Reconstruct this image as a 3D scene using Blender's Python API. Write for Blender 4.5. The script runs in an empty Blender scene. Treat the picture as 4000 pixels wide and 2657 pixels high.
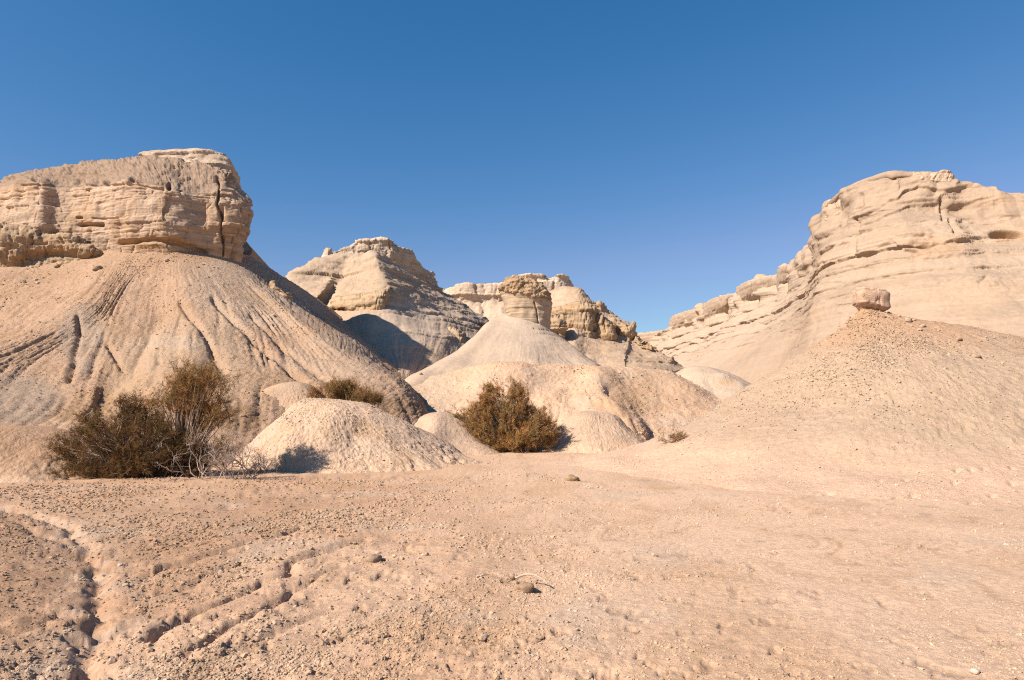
import bpy, math, random
import numpy as np
from mathutils import Vector

random.seed(7)
RNG = np.random.default_rng(7)
SC = bpy.context.scene
COL = SC.collection

# ------------------------------------------------------------------ camera, sky, sun, exposure
CAM_H = 1.65
PITCH = math.radians(5.84)
cam_data = bpy.data.cameras.new('camera')
cam_data.lens = 24.0
cam_data.sensor_width = 36.0
cam_data.clip_start = 0.05
cam_data.clip_end = 3000.0
cam = bpy.data.objects.new('camera', cam_data)
cam.location = (0, 0, CAM_H)
cam.rotation_euler = (math.pi / 2 + PITCH, 0, 0)
COL.objects.link(cam)
SC.camera = cam

SUN_EL = math.radians(39.0)
SUN_AZ = math.radians(33.0)          # how far the sun stands behind the camera, counted from due left
sun_dir = Vector((-math.cos(SUN_AZ) * math.cos(SUN_EL), -math.sin(SUN_AZ) * math.cos(SUN_EL), math.sin(SUN_EL)))

world = bpy.data.worlds.new('World')
SC.world = world
world.use_nodes = True
wn = world.node_tree
for n in list(wn.nodes):
    wn.nodes.remove(n)
w_out = wn.nodes.new('ShaderNodeOutputWorld')
w_bg = wn.nodes.new('ShaderNodeBackground')
w_sky = wn.nodes.new('ShaderNodeTexSky')
w_sky.sky_type = 'NISHITA'
w_sky.sun_disc = False
w_sky.sun_elevation = SUN_EL
w_sky.sun_rotation = math.atan2(sun_dir.x, sun_dir.y)
w_sky.altitude = 0.0
w_sky.air_density = 1.0
w_sky.dust_density = 0.0
w_sky.ozone_density = 6.0
w_bg.inputs['Strength'].default_value = 0.061


def w_math(op, a, b):
    n = wn.nodes.new('ShaderNodeMath')
    n.operation = op
    for i, v in enumerate((a, b)):
        if isinstance(v, float):
            n.inputs[i].default_value = v
        else:
            wn.links.new(v, n.inputs[i])
    return n.outputs[0]


# the dry air's deep blue: the whole sky's red falls away faster than its green and blue
w_sep = wn.nodes.new('ShaderNodeSeparateColor')
w_com = wn.nodes.new('ShaderNodeCombineColor')
wn.links.new(w_sky.outputs['Color'], w_sep.inputs['Color'])
w_g = w_math('MULTIPLY', w_sep.outputs['Green'], 1.04)
w_r = w_math('MINIMUM', w_math('MULTIPLY', w_math('MULTIPLY', w_sep.outputs['Red'], w_sep.outputs['Red']), 0.66), w_math('MULTIPLY', w_g, 0.60))
wn.links.new(w_r, w_com.inputs['Red'])
wn.links.new(w_g, w_com.inputs['Green'])
wn.links.new(w_math('MULTIPLY', w_math('POWER', w_sep.outputs['Blue'], 0.8), 1.53), w_com.inputs['Blue'])
wn.links.new(w_com.outputs['Color'], w_bg.inputs['Color'])
wn.links.new(w_bg.outputs['Background'], w_out.inputs['Surface'])

sun_data = bpy.data.lights.new('sun', 'SUN')
sun_data.energy = 5.0
sun_data.angle = math.radians(0.53)
sun_data.color = (1.0, 0.90, 0.79)
sun = bpy.data.objects.new('sun', sun_data)
sun.rotation_euler = sun_dir.to_track_quat('Z', 'Y').to_euler()
sun.location = (-30, -20, 40)
COL.objects.link(sun)

SC.view_settings.view_transform = 'Standard'
SC.view_settings.look = 'None'
SC.view_settings.gamma = 1.0
SC.view_settings.use_curve_mapping = False
SC.view_settings.exposure = 0.89
SC.cycles.use_denoising = False
SC.cycles.filter_width = 1.15

# ------------------------------------------------------------------ numpy noise
_perm = np.random.default_rng(3).permutation(256).astype(np.int32)
_perm = np.concatenate([_perm, _perm, _perm])
_g3 = np.random.default_rng(4).normal(size=(256, 3)).astype(np.float32)
_g3 /= np.linalg.norm(_g3, axis=1, keepdims=True)
f32 = np.float32


def noise3(x, y, z):
    x, y, z = np.broadcast_arrays(np.asarray(x, f32), np.asarray(y, f32), np.asarray(z, f32))
    xi, yi, zi = np.floor(x), np.floor(y), np.floor(z)
    xf, yf, zf = x - xi, y - yi, z - zi
    xi = xi.astype(np.int32) & 255
    yi = yi.astype(np.int32) & 255
    zi = zi.astype(np.int32) & 255
    u = xf * xf * xf * (xf * (xf * 6 - 15) + 10)
    v = yf * yf * yf * (yf * (yf * 6 - 15) + 10)
    w = zf * zf * zf * (zf * (zf * 6 - 15) + 10)
    a0, a1 = _perm[xi], _perm[xi + 1]
    out = None
    for dx, A, wu in ((0, a0, 1 - u), (1, a1, u)):
        for dy, wv in ((0, 1 - v), (1, v)):
            B = _perm[A + yi + dy]
            for dz, ww in ((0, 1 - w), (1, w)):
                g = _g3[_perm[B + zi + dz]]
                t = (g[..., 0] * (xf - dx) + g[..., 1] * (yf - dy) + g[..., 2] * (zf - dz)) * (wu * wv * ww)
                out = t if out is None else out + t
    return out * 1.6


def noise2(x, y, seed=0.0):
    return noise3(x, y, np.asarray(seed + 0.37, f32))


def fbm(P, freq, octv=3, gain=0.5, off=0.0, sx=1, sy=1, sz=1):
    s, a, f = 0, 1.0, freq
    for i in range(octv):
        s = s + a * noise3(P[..., 0] * f * sx + off, P[..., 1] * f * sy + off * 1.7, P[..., 2] * f * sz + 3.1 * i)
        a *= gain
        f *= 2.03
    return s


def sstep(a, b, x):
    t = np.clip((x - a) / (b - a), 0, 1)
    return t * t * (3 - 2 * t)


def hash1(i, seed=0):
    i = np.asarray(i).astype(np.int64)
    h = (i * 374761393 + seed * 668265263) & 0xFFFFFFFF
    h = ((h ^ (h >> 13)) * 1274126177) & 0xFFFFFFFF
    return ((h ^ (h >> 16)) & 0xFFFF).astype(f32) / 65535.0


# ------------------------------------------------------------------ survey: sight lines of the photograph (4000 x 2657) to points in the place
F_PX = 4000 * 24.0 / 36.0
CP, SP = math.cos(PITCH), math.sin(PITCH)


def S(px, py, d):
    """The place at depth d metres that the sight line (px, py) of the photograph meets."""
    xn = (px - 2000.0) / F_PX
    yn = -(py - 1328.5) / F_PX
    t = d / (CP - yn * SP)
    return (t * xn, d, CAM_H + t * (SP + yn * CP))


def G(px, py, z=0.0):
    """Where a sight line meets the level z."""
    xn = (px - 2000.0) / F_PX
    yn = -(py - 1328.5) / F_PX
    t = (z - CAM_H) / (SP + yn * CP)
    return (t * xn, t * (CP - yn * SP), z)


def proj(P):
    x, y, z = P[..., 0], P[..., 1], P[..., 2] - CAM_H
    dep = np.maximum(y * CP + z * SP, 0.05)
    up = -y * SP + z * CP
    return 2000 + F_PX * x / dep, 1328.5 - F_PX * up / dep, dep


def polydist(px, py, poly):
    best = np.full(px.shape, 1e9, f32)
    for (ax, ay), (bx, by) in zip(poly[:-1], poly[1:]):
        dx, dy = bx - ax, by - ay
        L = dx * dx + dy * dy + 1e-9
        t = np.clip(((px - ax) * dx + (py - ay) * dy) / L, 0, 1)
        dd = np.sqrt((px - ax - t * dx) ** 2 + (py - ay - t * dy) ** 2)
        best = np.minimum(best, dd)
    return best


# ------------------------------------------------------------------ materials
def mat(name, grain=6.0, bump=0.5, dist=0.03, grain_amt=0.22, rough=0.95, second=None, layers=None):
    m = bpy.data.materials.new(name)
    m.use_nodes = True
    nt = m.node_tree
    b = nt.nodes['Principled BSDF']
    b.inputs['Roughness'].default_value = rough
    b.inputs['Specular IOR Level'].default_value = 0.12
    at = nt.nodes.new('ShaderNodeAttribute')
    at.attribute_name = 'Col'
    geo = nt.nodes.new('ShaderNodeNewGeometry')
    n1 = nt.nodes.new('ShaderNodeTexNoise')
    n1.inputs['Scale'].default_value = grain
    n1.inputs['Detail'].default_value = 7
    n1.inputs['Roughness'].default_value = 0.68
    src = geo.outputs['Position']
    if layers:
        mp = nt.nodes.new('ShaderNodeMapping')
        mp.inputs['Scale'].default_value = (1, 1, layers)
        nt.links.new(src, mp.inputs['Vector'])
        src = mp.outputs['Vector']
    nt.links.new(src, n1.inputs['Vector'])
    mr = nt.nodes.new('ShaderNodeMapRange')
    mr.inputs['From Min'].default_value = 0.25
    mr.inputs['From Max'].default_value = 0.75
    mr.inputs['To Min'].default_value = 1 - grain_amt  # tone grain, strengthened to suggest micro-shadows the bump leaves out
    mr.inputs['To Max'].default_value = 1 + grain_amt * 0.7
    nt.links.new(n1.outputs['Fac'], mr.inputs['Value'])
    mx = nt.nodes.new('ShaderNodeVectorMath')
    mx.operation = 'SCALE'
    nt.links.new(at.outputs['Color'], mx.inputs[0])
    nt.links.new(mr.outputs['Result'], mx.inputs['Scale'])
    nt.links.new(mx.outputs['Vector'], b.inputs['Base Color'])
    if bump > 0:
        bp = nt.nodes.new('ShaderNodeBump')
        bp.inputs['Strength'].default_value = bump
        bp.inputs['Distance'].default_value = dist
        n2 = nt.nodes.new('ShaderNodeTexNoise')
        n2.inputs['Scale'].default_value = grain * 1.3
        n2.inputs['Detail'].default_value = 8
        n2.inputs['Roughness'].default_value = 0.72
        nt.links.new(src, n2.inputs['Vector'])
        nt.links.new(n2.outputs['Fac'], bp.inputs['Height'])
        nt.links.new(bp.outputs['Normal'], b.inputs['Normal'])
    return m


M_GROUND = mat('crusted_marl_ground', grain=14, bump=0.75, dist=0.035, grain_amt=0.28)
M_TALUS = mat('marl_slope', grain=5.0, bump=0.9, dist=0.12, grain_amt=0.22)
M_CHALK = mat('smooth_chalk_slope', grain=3.0, bump=0.45, dist=0.07, grain_amt=0.14)
M_MOUND = mat('marl_mound', grain=9.0, bump=0.9, dist=0.06, grain_amt=0.20)
M_CLIFF = mat('layered_marl_cliff', grain=1.6, bump=0.6, dist=0.10, grain_amt=0.22, layers=5.0)
M_FAR = mat('far_layered_marl', grain=0.7, bump=0.6, dist=0.22, grain_amt=0.16, layers=4.0)
M_STONE = mat('stone', grain=9, bump=0.6, dist=0.03, grain_amt=0.3)

# plain colours of the materials themselves (linear)
PINK = np.array((0.560, 0.420, 0.305))
CREAM = np.array((0.600, 0.475, 0.345))
PALE = np.array((0.640, 0.525, 0.400))
GREY = np.array((0.470, 0.385, 0.300))
OCHRE = np.array((0.500, 0.330, 0.185))
ORANGE = np.array((0.540, 0.375, 0.235))
BROWN = np.array((0.360, 0.255, 0.175))
DARKB = np.array((0.240, 0.165, 0.110))
BEIGE = np.array((0.520, 0.400, 0.280))


def mixc(c, other, m):
    m = np.clip(m, 0, 1)[..., None]
    return c * (1 - m) + other * m


def basecol(P, base, second=None, f=0.35, amt=0.6, off=0.0, var=0.10):
    c = np.broadcast_to(base, P.shape).astype(f32).copy()
    if second is not None:
        c = mixc(c, second, amt * sstep(-0.15, 0.55, fbm(P, f, 3, off=off)))
    c *= (1 + var * fbm(P, f * 2.7, 2, off=off + 9))[..., None]
    return c


def zones(P, c, zs):
    px, py, _ = proj(P)
    w = 26 * noise3(P[..., 0] * 0.9, P[..., 1] * 0.9, P[..., 2] * 0.9)
    for (zx, zy, rx, ry, colr, amt) in zs:
        q = np.sqrt(((px - zx + w) / rx) ** 2 + ((py - zy + w * 0.6) / ry) ** 2)
        c = mixc(c, colr, amt * (1 - sstep(0.55, 1.05, q)))
    return c


# ------------------------------------------------------------------ grid meshes
TRI = [0]
ALBEDO = 0.68      # the palette above is relative; this brings it to the marl's real reflectance


def grid_mesh(name, P, colr, material, closed_u=False, parent=None):
    nu, nv = P.shape[:2]
    me = bpy.data.meshes.new(name)
    V = np.ascontiguousarray(P.reshape(-1, 3), dtype=f32)
    iu = np.arange(nu if closed_u else nu - 1)
    iv = np.arange(nv - 1)
    a, b_ = np.meshgrid(iu, iv, indexing='ij')
    a2 = (a + 1) % nu
    Q = np.stack([a * nv + b_, a2 * nv + b_, a2 * nv + b_ + 1, a * nv + b_ + 1], -1).reshape(-1, 4).astype(np.int32)
    # outward facing winding: compare with the finished normals
    me.vertices.add(len(V))
    me.vertices.foreach_set('co', V.ravel())
    me.loops.add(Q.size)
    me.loops.foreach_set('vertex_index', Q.ravel())
    me.polygons.add(len(Q))
    me.polygons.foreach_set('loop_start', np.arange(0, Q.size, 4, dtype=np.int32))
    me.polygons.foreach_set('use_smooth', np.ones(len(Q), bool))
    at = me.color_attributes.new('Col', 'FLOAT_COLOR', 'POINT')
    rgba = np.ones((len(V), 4), f32)
    rgba[:, :3] = np.clip(colr.reshape(-1, 3) * ALBEDO * np.array((1.04, 0.978, 0.965), f32), 0.01, 0.6)
    at.data.foreach_set('color', rgba.ravel())
    me.materials.append(material)
    me.update(calc_edges=True)
    TRI[0] += 2 * len(Q)
    o = bpy.data.objects.new(name, me)
    COL.objects.link(o)
    if parent is not None:
        o.parent = parent
        o.location = -Vector(parent.location)
    return o


def structure(name, label, loc=(0, 0, 0)):
    o = bpy.data.objects.new(name, None)
    o.location = loc
    o.empty_display_size = 0.3
    o['kind'] = 'structure'
    o['label'] = label
    COL.objects.link(o)
    return o


def catmull(C, t):
    """C (K, ..., 3) control points, t in [0, K-1]."""
    K = C.shape[0]
    i = np.clip(np.floor(t).astype(int), 0, K - 2)
    f = (t - i).astype(f32)
    f = f.reshape(f.shape + (1,) * (C.ndim - 1))
    p0 = C[np.clip(i - 1, 0, K - 1)]
    p1 = C[i]
    p2 = C[i + 1]
    p3 = C[np.clip(i + 2, 0, K - 1)]
    ten = 0.42
    m1 = ten * (p2 - p0)
    m2 = ten * (p3 - p1)
    f2, f3 = f * f, f * f * f
    return (2 * f3 - 3 * f2 + 1) * p1 + (f3 - 2 * f2 + f) * m1 + (-2 * f3 + 3 * f2) * p2 + (f3 - f2) * m2


def facing(C, closed, mode):
    """Per control column segment: how much of it faces the valley where one stands."""
    D = np.concatenate([C, C[:1]], 0) if closed else C
    a = D[1:, :-1] - D[:-1, :-1]
    b = D[:-1, 1:] - D[:-1, :-1]
    N = np.cross(a, b)
    Pm = (D[1:, :-1] + D[:-1, 1:]) / 2
    ref = N[..., 2] if mode == 'up' else np.sum(N * (Pm - C.reshape(-1, 3).mean(0)), -1)
    N = N * np.where(ref < 0, -1, 1)[..., None]
    f = np.sum(N * (np.array((0, 0, CAM_H)) - Pm), -1) > 0
    return 0.12 + 0.88 * f


def seg_samples(C, n, fac=None):
    """Share n samples over the control segments by how large each shows from the viewpoint."""
    px, py, dep = proj(C)
    px, py = np.clip(px, -700, 4700), np.clip(py, -300, 3000)
    L = np.hypot(np.diff(px, axis=0), np.diff(py, axis=0))
    if fac is not None:
        m = min(L.shape[1], fac.shape[1])
        L = L[:, :m] * fac[:, :m]
    L = L.mean(axis=1)
    Wd = np.linalg.norm(np.diff(C, axis=0), axis=-1).mean(axis=1)
    w = L + 0.06 * L.max() + 0.1 * L.mean() * Wd / Wd.mean()
    cum = np.concatenate([[0], np.cumsum(w / w.sum())])
    return np.interp(np.linspace(0, 1, n), cum, np.arange(len(cum)))


def loft(ctrl, nu, nv, closed=False, mode='up', rw=None):
    """ctrl[column][row] -> dense grid, with its column and row parameters."""
    C = np.array(ctrl, dtype=f32)
    K, R = C.shape[:2]
    fac = facing(C, closed, mode)
    ft = fac.T if rw is None else fac.T * np.asarray(rw)[:, None]
    tv = seg_samples(np.swapaxes(C, 0, 1), nv, ft)
    if closed:
        Ce = np.concatenate([C[-2:], C, C[:3]], 0)
        tu = seg_samples(np.concatenate([C, C[:1]], 0), nu + 1, fac)[:-1]
        A = catmull(Ce, tu + 2)
    else:
        tu = seg_samples(C, nu, fac)
        A = catmull(C, tu)
    B = np.swapaxes(catmull(np.swapaxes(A, 0, 1), tv), 0, 1)
    return B, tu, tv


def grid_normals(P, closed=False, out='up'):
    if closed:
        du = np.roll(P, -1, 0) - np.roll(P, 1, 0)
    else:
        du = np.gradient(P, axis=0)
    dv = np.gradient(P, axis=1)
    N = np.cross(du, dv)
    L = np.linalg.norm(N, axis=-1, keepdims=True)
    N = N / np.maximum(L, 1e-9)
    w = L[..., 0]
    if out == 'up':
        s = np.sum(N[..., 2] * w)
    else:
        c = P.reshape(-1, 3).mean(0)
        s = np.sum(np.sum(N * (P - c), -1) * w)
    if s < 0:
        N = -N
    return N, s < 0


def smooth_dirs(N, it=6):
    for _ in range(it):
        N = (N + np.roll(N, 1, 0) + np.roll(N, -1, 0) + np.concatenate([N[:, :1], N[:, :-1]], 1) + np.concatenate([N[:, 1:], N[:, -1:]], 1))
        N = N / np.maximum(np.linalg.norm(N, axis=-1, keepdims=True), 1e-9)
    return N


def arc(P):
    """Metres along the grid's columns direction, taken on the middle row."""
    j = P.shape[1] * 2 // 3
    d = np.linalg.norm(np.diff(P[:, j], axis=0), axis=-1)
    return np.concatenate([[0], np.cumsum(d)])[:, None]


def rills(P, a, tvn, spacing, depth, off=0.0, warp=0.5, grow=(0.05, 0.45), sharp=1.0):
    """Channels running down a slope: narrow cuts of uneven depth, broken and branching, between rounded ribs."""
    w = 0.16 * warp * fbm(P, 1.6 / spacing, 3, off=off) * spacing + 0.25 * warp * noise3(P[..., 0] * 0.35 / spacing, P[..., 1] * 0.35 / spacing, off) * spacing
    q = (a + w) / spacing
    v = tvn * 2.0
    out = 0
    for i, (f, amp, wd) in enumerate(((0.75, 1.0, 0.16), (1.55, 0.8, 0.17), (3.3, 0.5, 0.20))):
        n = noise3(q * f + 7.7 * i, v * (0.7 + 0.5 * i) + off, off + 4.5 * i)
        gate = sstep(-0.35, 0.35, noise3(q * f * 0.6 + 3, v * (2.2 + i) + off, off + 50 + i))
        out = out - amp * np.exp(-(n / wd) ** 2) * (0.08 + 0.92 * gate) + 0.22 * amp * (np.minimum(np.abs(n) * 2.2, 1) - 0.5)
    return depth * sharp * out * sstep(grow[0], grow[1], tvn)


def popcorn(P, size, amp, off=0.0, octv=3):
    """Swollen clay crust: small knobs with sharp seams and finer crumbs on them."""
    f = 1.0 / size
    s = 0
    a = 1.0
    for i in range(octv):
        n = noise3(P[..., 0] * f + off, P[..., 1] * f + off, P[..., 2] * f + off + i * 5)
        s = s + a * (0.55 * n + 0.45 * (np.minimum(np.abs(n) * 2.6, 1) ** 0.7 - 0.6))
        a *= 0.72
        f *= 2.2
    return amp * s


def blocks(P, a, k, length, amp, seed):
    """Beds broken across into blocks that each stand out or back a little."""
    w = a + 0.25 * length * noise3(P[..., 0] * 1.5 / length, P[..., 1] * 1.5 / length, P[..., 2] * 1.5 / length)
    c = w / length + 7.3 * hash1(k, seed)
    ci = np.floor(c)
    e = np.minimum(c - ci, 1 - c + ci)
    h = hash1(ci * 131 + k * 17, seed + 1)
    return amp * ((h - 0.5) * 2 - 0.7 * np.exp(-(e / 0.06) ** 2))


_LAY = {}


def strata(P, a, seed, tmin, tmax, amp, zwarp=0.15, along=0.5, soft=0.0):
    """Beds of uneven thickness that stand out or fall back, broken along their length."""
    if seed not in _LAY:
        r = np.random.default_rng(seed)
        th = r.uniform(tmin, tmax, 600) * r.choice([0.35, 1, 1, 1.9], 600)
        _LAY[seed] = (np.cumsum(th) - 40.0, r.uniform(-1, 1, 601) * r.choice([0.3, 0.6, 1.4], 601))
    bounds, pr = _LAY[seed]
    z = P[..., 2] + zwarp * noise3(P[..., 0] * 0.25, P[..., 1] * 0.25, seed + 0.5) + 0.22 * zwarp * noise3(P[..., 0] * 2.1, P[..., 1] * 2.1, seed + 2.5)
    k = np.searchsorted(bounds, z)
    if soft > 0:                       # rounded lips: each bed eases into the one above
        f = 1 - sstep(0.0, soft, bounds[np.minimum(k, 599)] - z)
    else:
        f = np.zeros_like(z)
    base = pr[k] * (1 - f) + pr[np.minimum(k + 1, 600)] * f
    n = noise3(P[..., 0] * along, P[..., 1] * along, (k + f) * 3.7 + seed)
    n2 = noise3(P[..., 0] * along * 4.2, P[..., 1] * along * 4.2, (k + f) * 2.3 + seed)
    return amp * (base * (0.55 + 0.9 * n) + 0.35 * n2), k


def groove(P, poly, width, depth, jag=0.35, off=0.0):
    """A narrow cut along a line sighted in the photograph; width and depth in metres."""
    px, py, dep = proj(P)
    j = jag * width / np.maximum(dep, 1) * F_PX
    nx = j * noise3(P[..., 0] * 2.2 / max(width * 4, 0.1) * 0.4 + off, P[..., 1] * 0.9, P[..., 2] * 1.1)
    m = polydist(px + nx, py + nx, poly) * dep / F_PX
    return -depth * np.exp(-(m / width) ** 2)


def blob(P, px0, py0, rx, ry, depth):
    px, py, dep = proj(P)
    q = ((px - px0) / rx) ** 2 + ((py - py0) / ry) ** 2
    return -depth * np.exp(-q * q)


def rowparam(tv):
    t = tv[None, :]
    return (t - t.min()) / (t.max() - t.min())


# ------------------------------------------------------------------ the ground
FAN = G(2290, 1757)[:2]
gully = [G(-300, 1930)[:2], G(100, 1985)[:2], G(237, 2025)[:2], G(339, 2118)[:2], G(395, 2250)[:2], G(385, 2423)[:2], G(340, 2643)[:2], (-2.0, 3.0), (-1.4, 1.0)]


def z7(pts):
    return [G(x * 0.847, 1750 + y * 0.847)[:2] for x, y in pts]


RILL = [
    (z7([(700, 830), (840, 760), (930, 720), (1090, 660), (1240, 590), (1310, 575), (1340, 520), (1420, 495), (1540, 460), (1700, 420)]), 0.07, 0.085),
    (z7([(850, 900), (1000, 830), (1080, 790), (1230, 720), (1340, 650), (1430, 600), (1560, 540)]), 0.065, 0.08),
    (z7([(980, 940), (1120, 890), (1250, 830), (1400, 770), (1500, 740)]), 0.06, 0.05),
    (z7([(650, 580), (800, 530), (960, 490), (1130, 440), (1300, 405), (1400, 370), (1640, 325), (1800, 300)]), 0.08, 0.08),
    (z7([(480, 355), (620, 330), (720, 310), (870, 295), (1080, 270), (1230, 260), (1500, 225)]), 0.09, 0.09),
    (z7([(860, 240), (1030, 225), (1180, 205), (1320, 180), (1530, 130)]), 0.09, 0.07),
    (z7([(600, 400), (870, 440), (1060, 415), (1250, 395)]), 0.06, 0.05),
    (z7([(740, 545), (880, 520), (1000, 490), (1120, 470)]), 0.06, 0.06),
    (z7([(700, 650), (860, 615), (940, 570), (1020, 545), (1120, 520)]), 0.06, 0.05),
    (z7([(1480, 385), (1560, 372), (1640, 360), (1760, 340)]), 0.06, 0.05),
    (z7([(80, 850), (160, 820), (260, 750)]), 0.08, 0.07),
    (z7([(120, 290), (230, 300), (330, 350)]), 0.08, 0.06),
    (z7([(0, 320), (90, 350), (220, 400), (340, 440)]), 0.09, 0.05),
]


def ground_base(x, y):
    """Broad shape of the valley floor without its crust."""
    gx = np.interp(y, [p[1] for p in gully[::-1]], [p[0] for p in gully[::-1]])
    s = gx - x                                   # metres to the left of the drainage line
    near = 1 - sstep(10.5, 15.0, y)
    z = 0.34 * (1 - np.exp(-np.maximum(s, 0) / 2.2)) * near * sstep(-1.0, 1.0, s)
    z = z + 0.10 * (1 - np.exp(-np.maximum(-s, 0) / 2.0)) * near - 0.08 * near
    z = z + 0.07 * np.clip(y - 27, 0, 40) + 0.02 * np.clip(y - 67, 0, 120)
    z = z + 0.03 * np.sin(x * 0.7 + 1) * np.sin(y * 0.45)
    return z


GROUND = {}


def build_ground():
    nu, nr = 1050, 400
    ang_f = np.linspace(-44, 44, nu - 70)
    ang_b = np.linspace(44, 316, 72)[1:-1]
    ang = np.radians(np.concatenate([ang_f, ang_b]))
    k = np.linspace(0, 1, nr - 60)
    r1 = 1.0 / ((1 - k) / 2.2 + k / 36.0)
    r2 = 36.0 * (700 / 36.0) ** np.linspace(0, 1, 61)[1:]
    r = np.concatenate([r1, r2]).astype(f32)
    X = np.sin(ang)[:, None] * r[None]
    Y = np.cos(ang)[:, None] * r[None]
    X = X.astype(f32)
    Y = Y.astype(f32)
    Z = ground_base(X, Y).astype(f32)
    P = np.stack([X, Y, Z], -1)
    flat = np.stack([X, Y, np.zeros_like(X)], -1)
    front = (np.abs(np.degrees(ang)) < 45)[:, None] & (r < 60)[None]
    fade = 1 - sstep(30, 60, r)[None] * np.ones_like(X)
    dr = np.gradient(r)[None]
    aa = lambda lam: (1 - sstep(lam / 3.2, lam / 1.5, dr))      # relief finer than the mesh can carry is left to the material
    # polar lines about the mouth of the wash: the fan's runnels
    ax, ay = X - FAN[0], FAN[1] + 2 - Y
    rho = np.hypot(ax, ay)
    th = np.arctan2(ax, ay)
    wrp = 0.02 * fbm(flat, 0.6, 2)
    run = np.abs(noise3((th + wrp) * 30, rho * 0.25, 2.2)) * 1.9 + np.abs(noise3((th + wrp * 1.6) * 74, rho * 0.5, 5.2)) * 1.0
    left = sstep(2.5, -3.0, X + (Y - 8) * 0.1)
    amp = 0.35 + 0.65 * left
    rough = 0.5 + 0.9 * sstep(-0.35, 0.5, fbm(flat, 0.55, 2, off=4))
    bed = polydist(X, Y, gully)
    bedm = np.exp(-(bed / 0.38) ** 2)
    h = 0.014 * (run - 1.0) * amp * fade
    ln = noise3((th + wrp * 2.2) * 46, rho * 0.22, 71.2)
    ln2 = noise3((th + wrp * 2.2) * 95, rho * 0.34, 75.2)
    gate = sstep(0.0, 0.4, noise3(X * 0.7, Y * 0.7, 77.7)) * (0.25 + 0.75 * sstep(5.5, 8.0, Y))
    h = h - 0.022 * amp * fade * gate * (np.exp(-(ln / 0.07) ** 2) + 0.7 * np.exp(-(ln2 / 0.10) ** 2)) * (0.4 + 0.6 * aa(0.3)) * sstep(3.0, 6.0, rho)
    h = h + 0.03 * fbm(flat, 0.9, 2, off=2) * fade * (0.4 + 0.6 * left)
    pop = 0.008 * fbm(flat, 3.4, 2, off=41) + popcorn(flat, 0.30, 0.012, 5.0, 1) * aa(0.30) + popcorn(flat, 0.13, 0.018, 7.0, 1) * aa(0.13) + popcorn(flat, 0.06, 0.016, 3.0, 1) * aa(0.06) + popcorn(flat, 0.03, 0.009, 9.0, 1) * aa(0.035)
    h = h + pop * rough * (0.40 + 0.95 * left) * fade * (1 - 0.65 * bedm)
    # dark little hollows in the crust
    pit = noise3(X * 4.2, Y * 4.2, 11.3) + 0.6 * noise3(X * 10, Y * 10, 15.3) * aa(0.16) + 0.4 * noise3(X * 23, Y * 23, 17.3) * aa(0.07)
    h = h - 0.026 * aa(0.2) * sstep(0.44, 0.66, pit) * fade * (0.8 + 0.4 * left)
    clod = noise3(X * 6.5, Y * 6.5, 61.3) + 0.5 * noise3(X * 14, Y * 14, 62.3) * aa(0.10)
    h = h + 0.014 * sstep(0.25, 0.6, clod) * fade * left * sstep(-0.3, 0.3, noise3(X * 1.1, Y * 1.1, 63.3)) * (1 - 0.5 * bedm)
    jag = 0.055 * noise3(X * 3.5, Y * 3.5, 21.5) + 0.028 * noise3(X * 13, Y * 13, 22.5) * aa(0.10)
    cutm = np.zeros_like(X)
    for pts, w, dpt in RILL:
        dd = polydist(X + jag, Y + jag, pts)
        c = np.exp(-(dd / (w * 0.62)) ** 2)
        brk = 0.6 + 0.6 * sstep(-0.4, 0.3, noise3(X * 1.6, Y * 1.6, 31.5))
        h = h - 0.78 * dpt * c * brk + dpt * 0.16 * np.exp(-((dd - w * 2.2) / (w * 1.2)) ** 2)
        cutm = np.maximum(cutm, c)
    # bank of the drainage line and curled mud flakes on its bed
    dd = polydist(X + 1.1 * jag, Y + 1.1 * jag, gully)
    h = h - 0.065 * np.exp(-(dd / 0.08) ** 2)
    cell = noise3(X * 3.1, Y * 3.1, 41.5) + 0.6 * noise3(X * 7, Y * 7, 42.5)
    h = h + 0.022 * sstep(0.0, 0.06, cell) * np.exp(-(bed / 0.75) ** 2)
    P[..., 2] += np.where(front, h, 0)
    c = basecol(flat, np.array((0.785, 0.565, 0.385)), np.array((0.735, 0.515, 0.338)), 0.28, 0.55, 1.0, 0.07)
    streak = sstep(0.05, 0.6, noise3(th * 16 + 3, rho * 0.13, 51.5) + 0.4 * fbm(flat, 0.5, 2, off=6))
    wash = np.exp(-(rho / 9.0) ** 2)
    c = mixc(c, np.array((0.66, 0.445, 0.27)), 0.55 * streak + 0.45 * wash * sstep(-0.2, 0.4, noise3(th * 22, rho * 0.2, 8.8)))
    c = mixc(c, np.array((0.56, 0.345, 0.205)), 0.75 * left * (0.5 + 0.5 * sstep(-0.3, 0.4, fbm(flat, 0.4, 2, off=12))))
    c = mixc(c, np.array((0.56, 0.37, 0.215)), 0.45 * (np.exp(-(ln / 0.10) ** 2) + 0.5 * np.exp(-(ln2 / 0.16) ** 2)) * sstep(-0.3, 0.3, noise3(X * 0.5, Y * 0.5, 79.7)) * sstep(2.0, 5.0, rho) * fade)
    thin = np.exp(-(noise3((th + wrp * 1.4) * 62, rho * 0.16, 81.2) / 0.05) ** 2) * sstep(-0.1, 0.3, noise3(X * 0.8, Y * 0.8, 83.7))
    c = mixc(c, np.array((0.40, 0.27, 0.165)), 0.5 * thin * sstep(3.0, 6.0, rho) * (0.35 + 0.65 * left) * fade)
    c = mixc(c, np.array((0.44, 0.28, 0.17)), 0.55 * sstep(-2.2, -4.6, X + (8 - Y) * 0.12) * (1 - sstep(11, 16, Y)))
    c = mixc(c, PALE, 0.45 * bedm * sstep(-0.3, 0.3, fbm(flat, 2.0, 2, off=3)))
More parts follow.
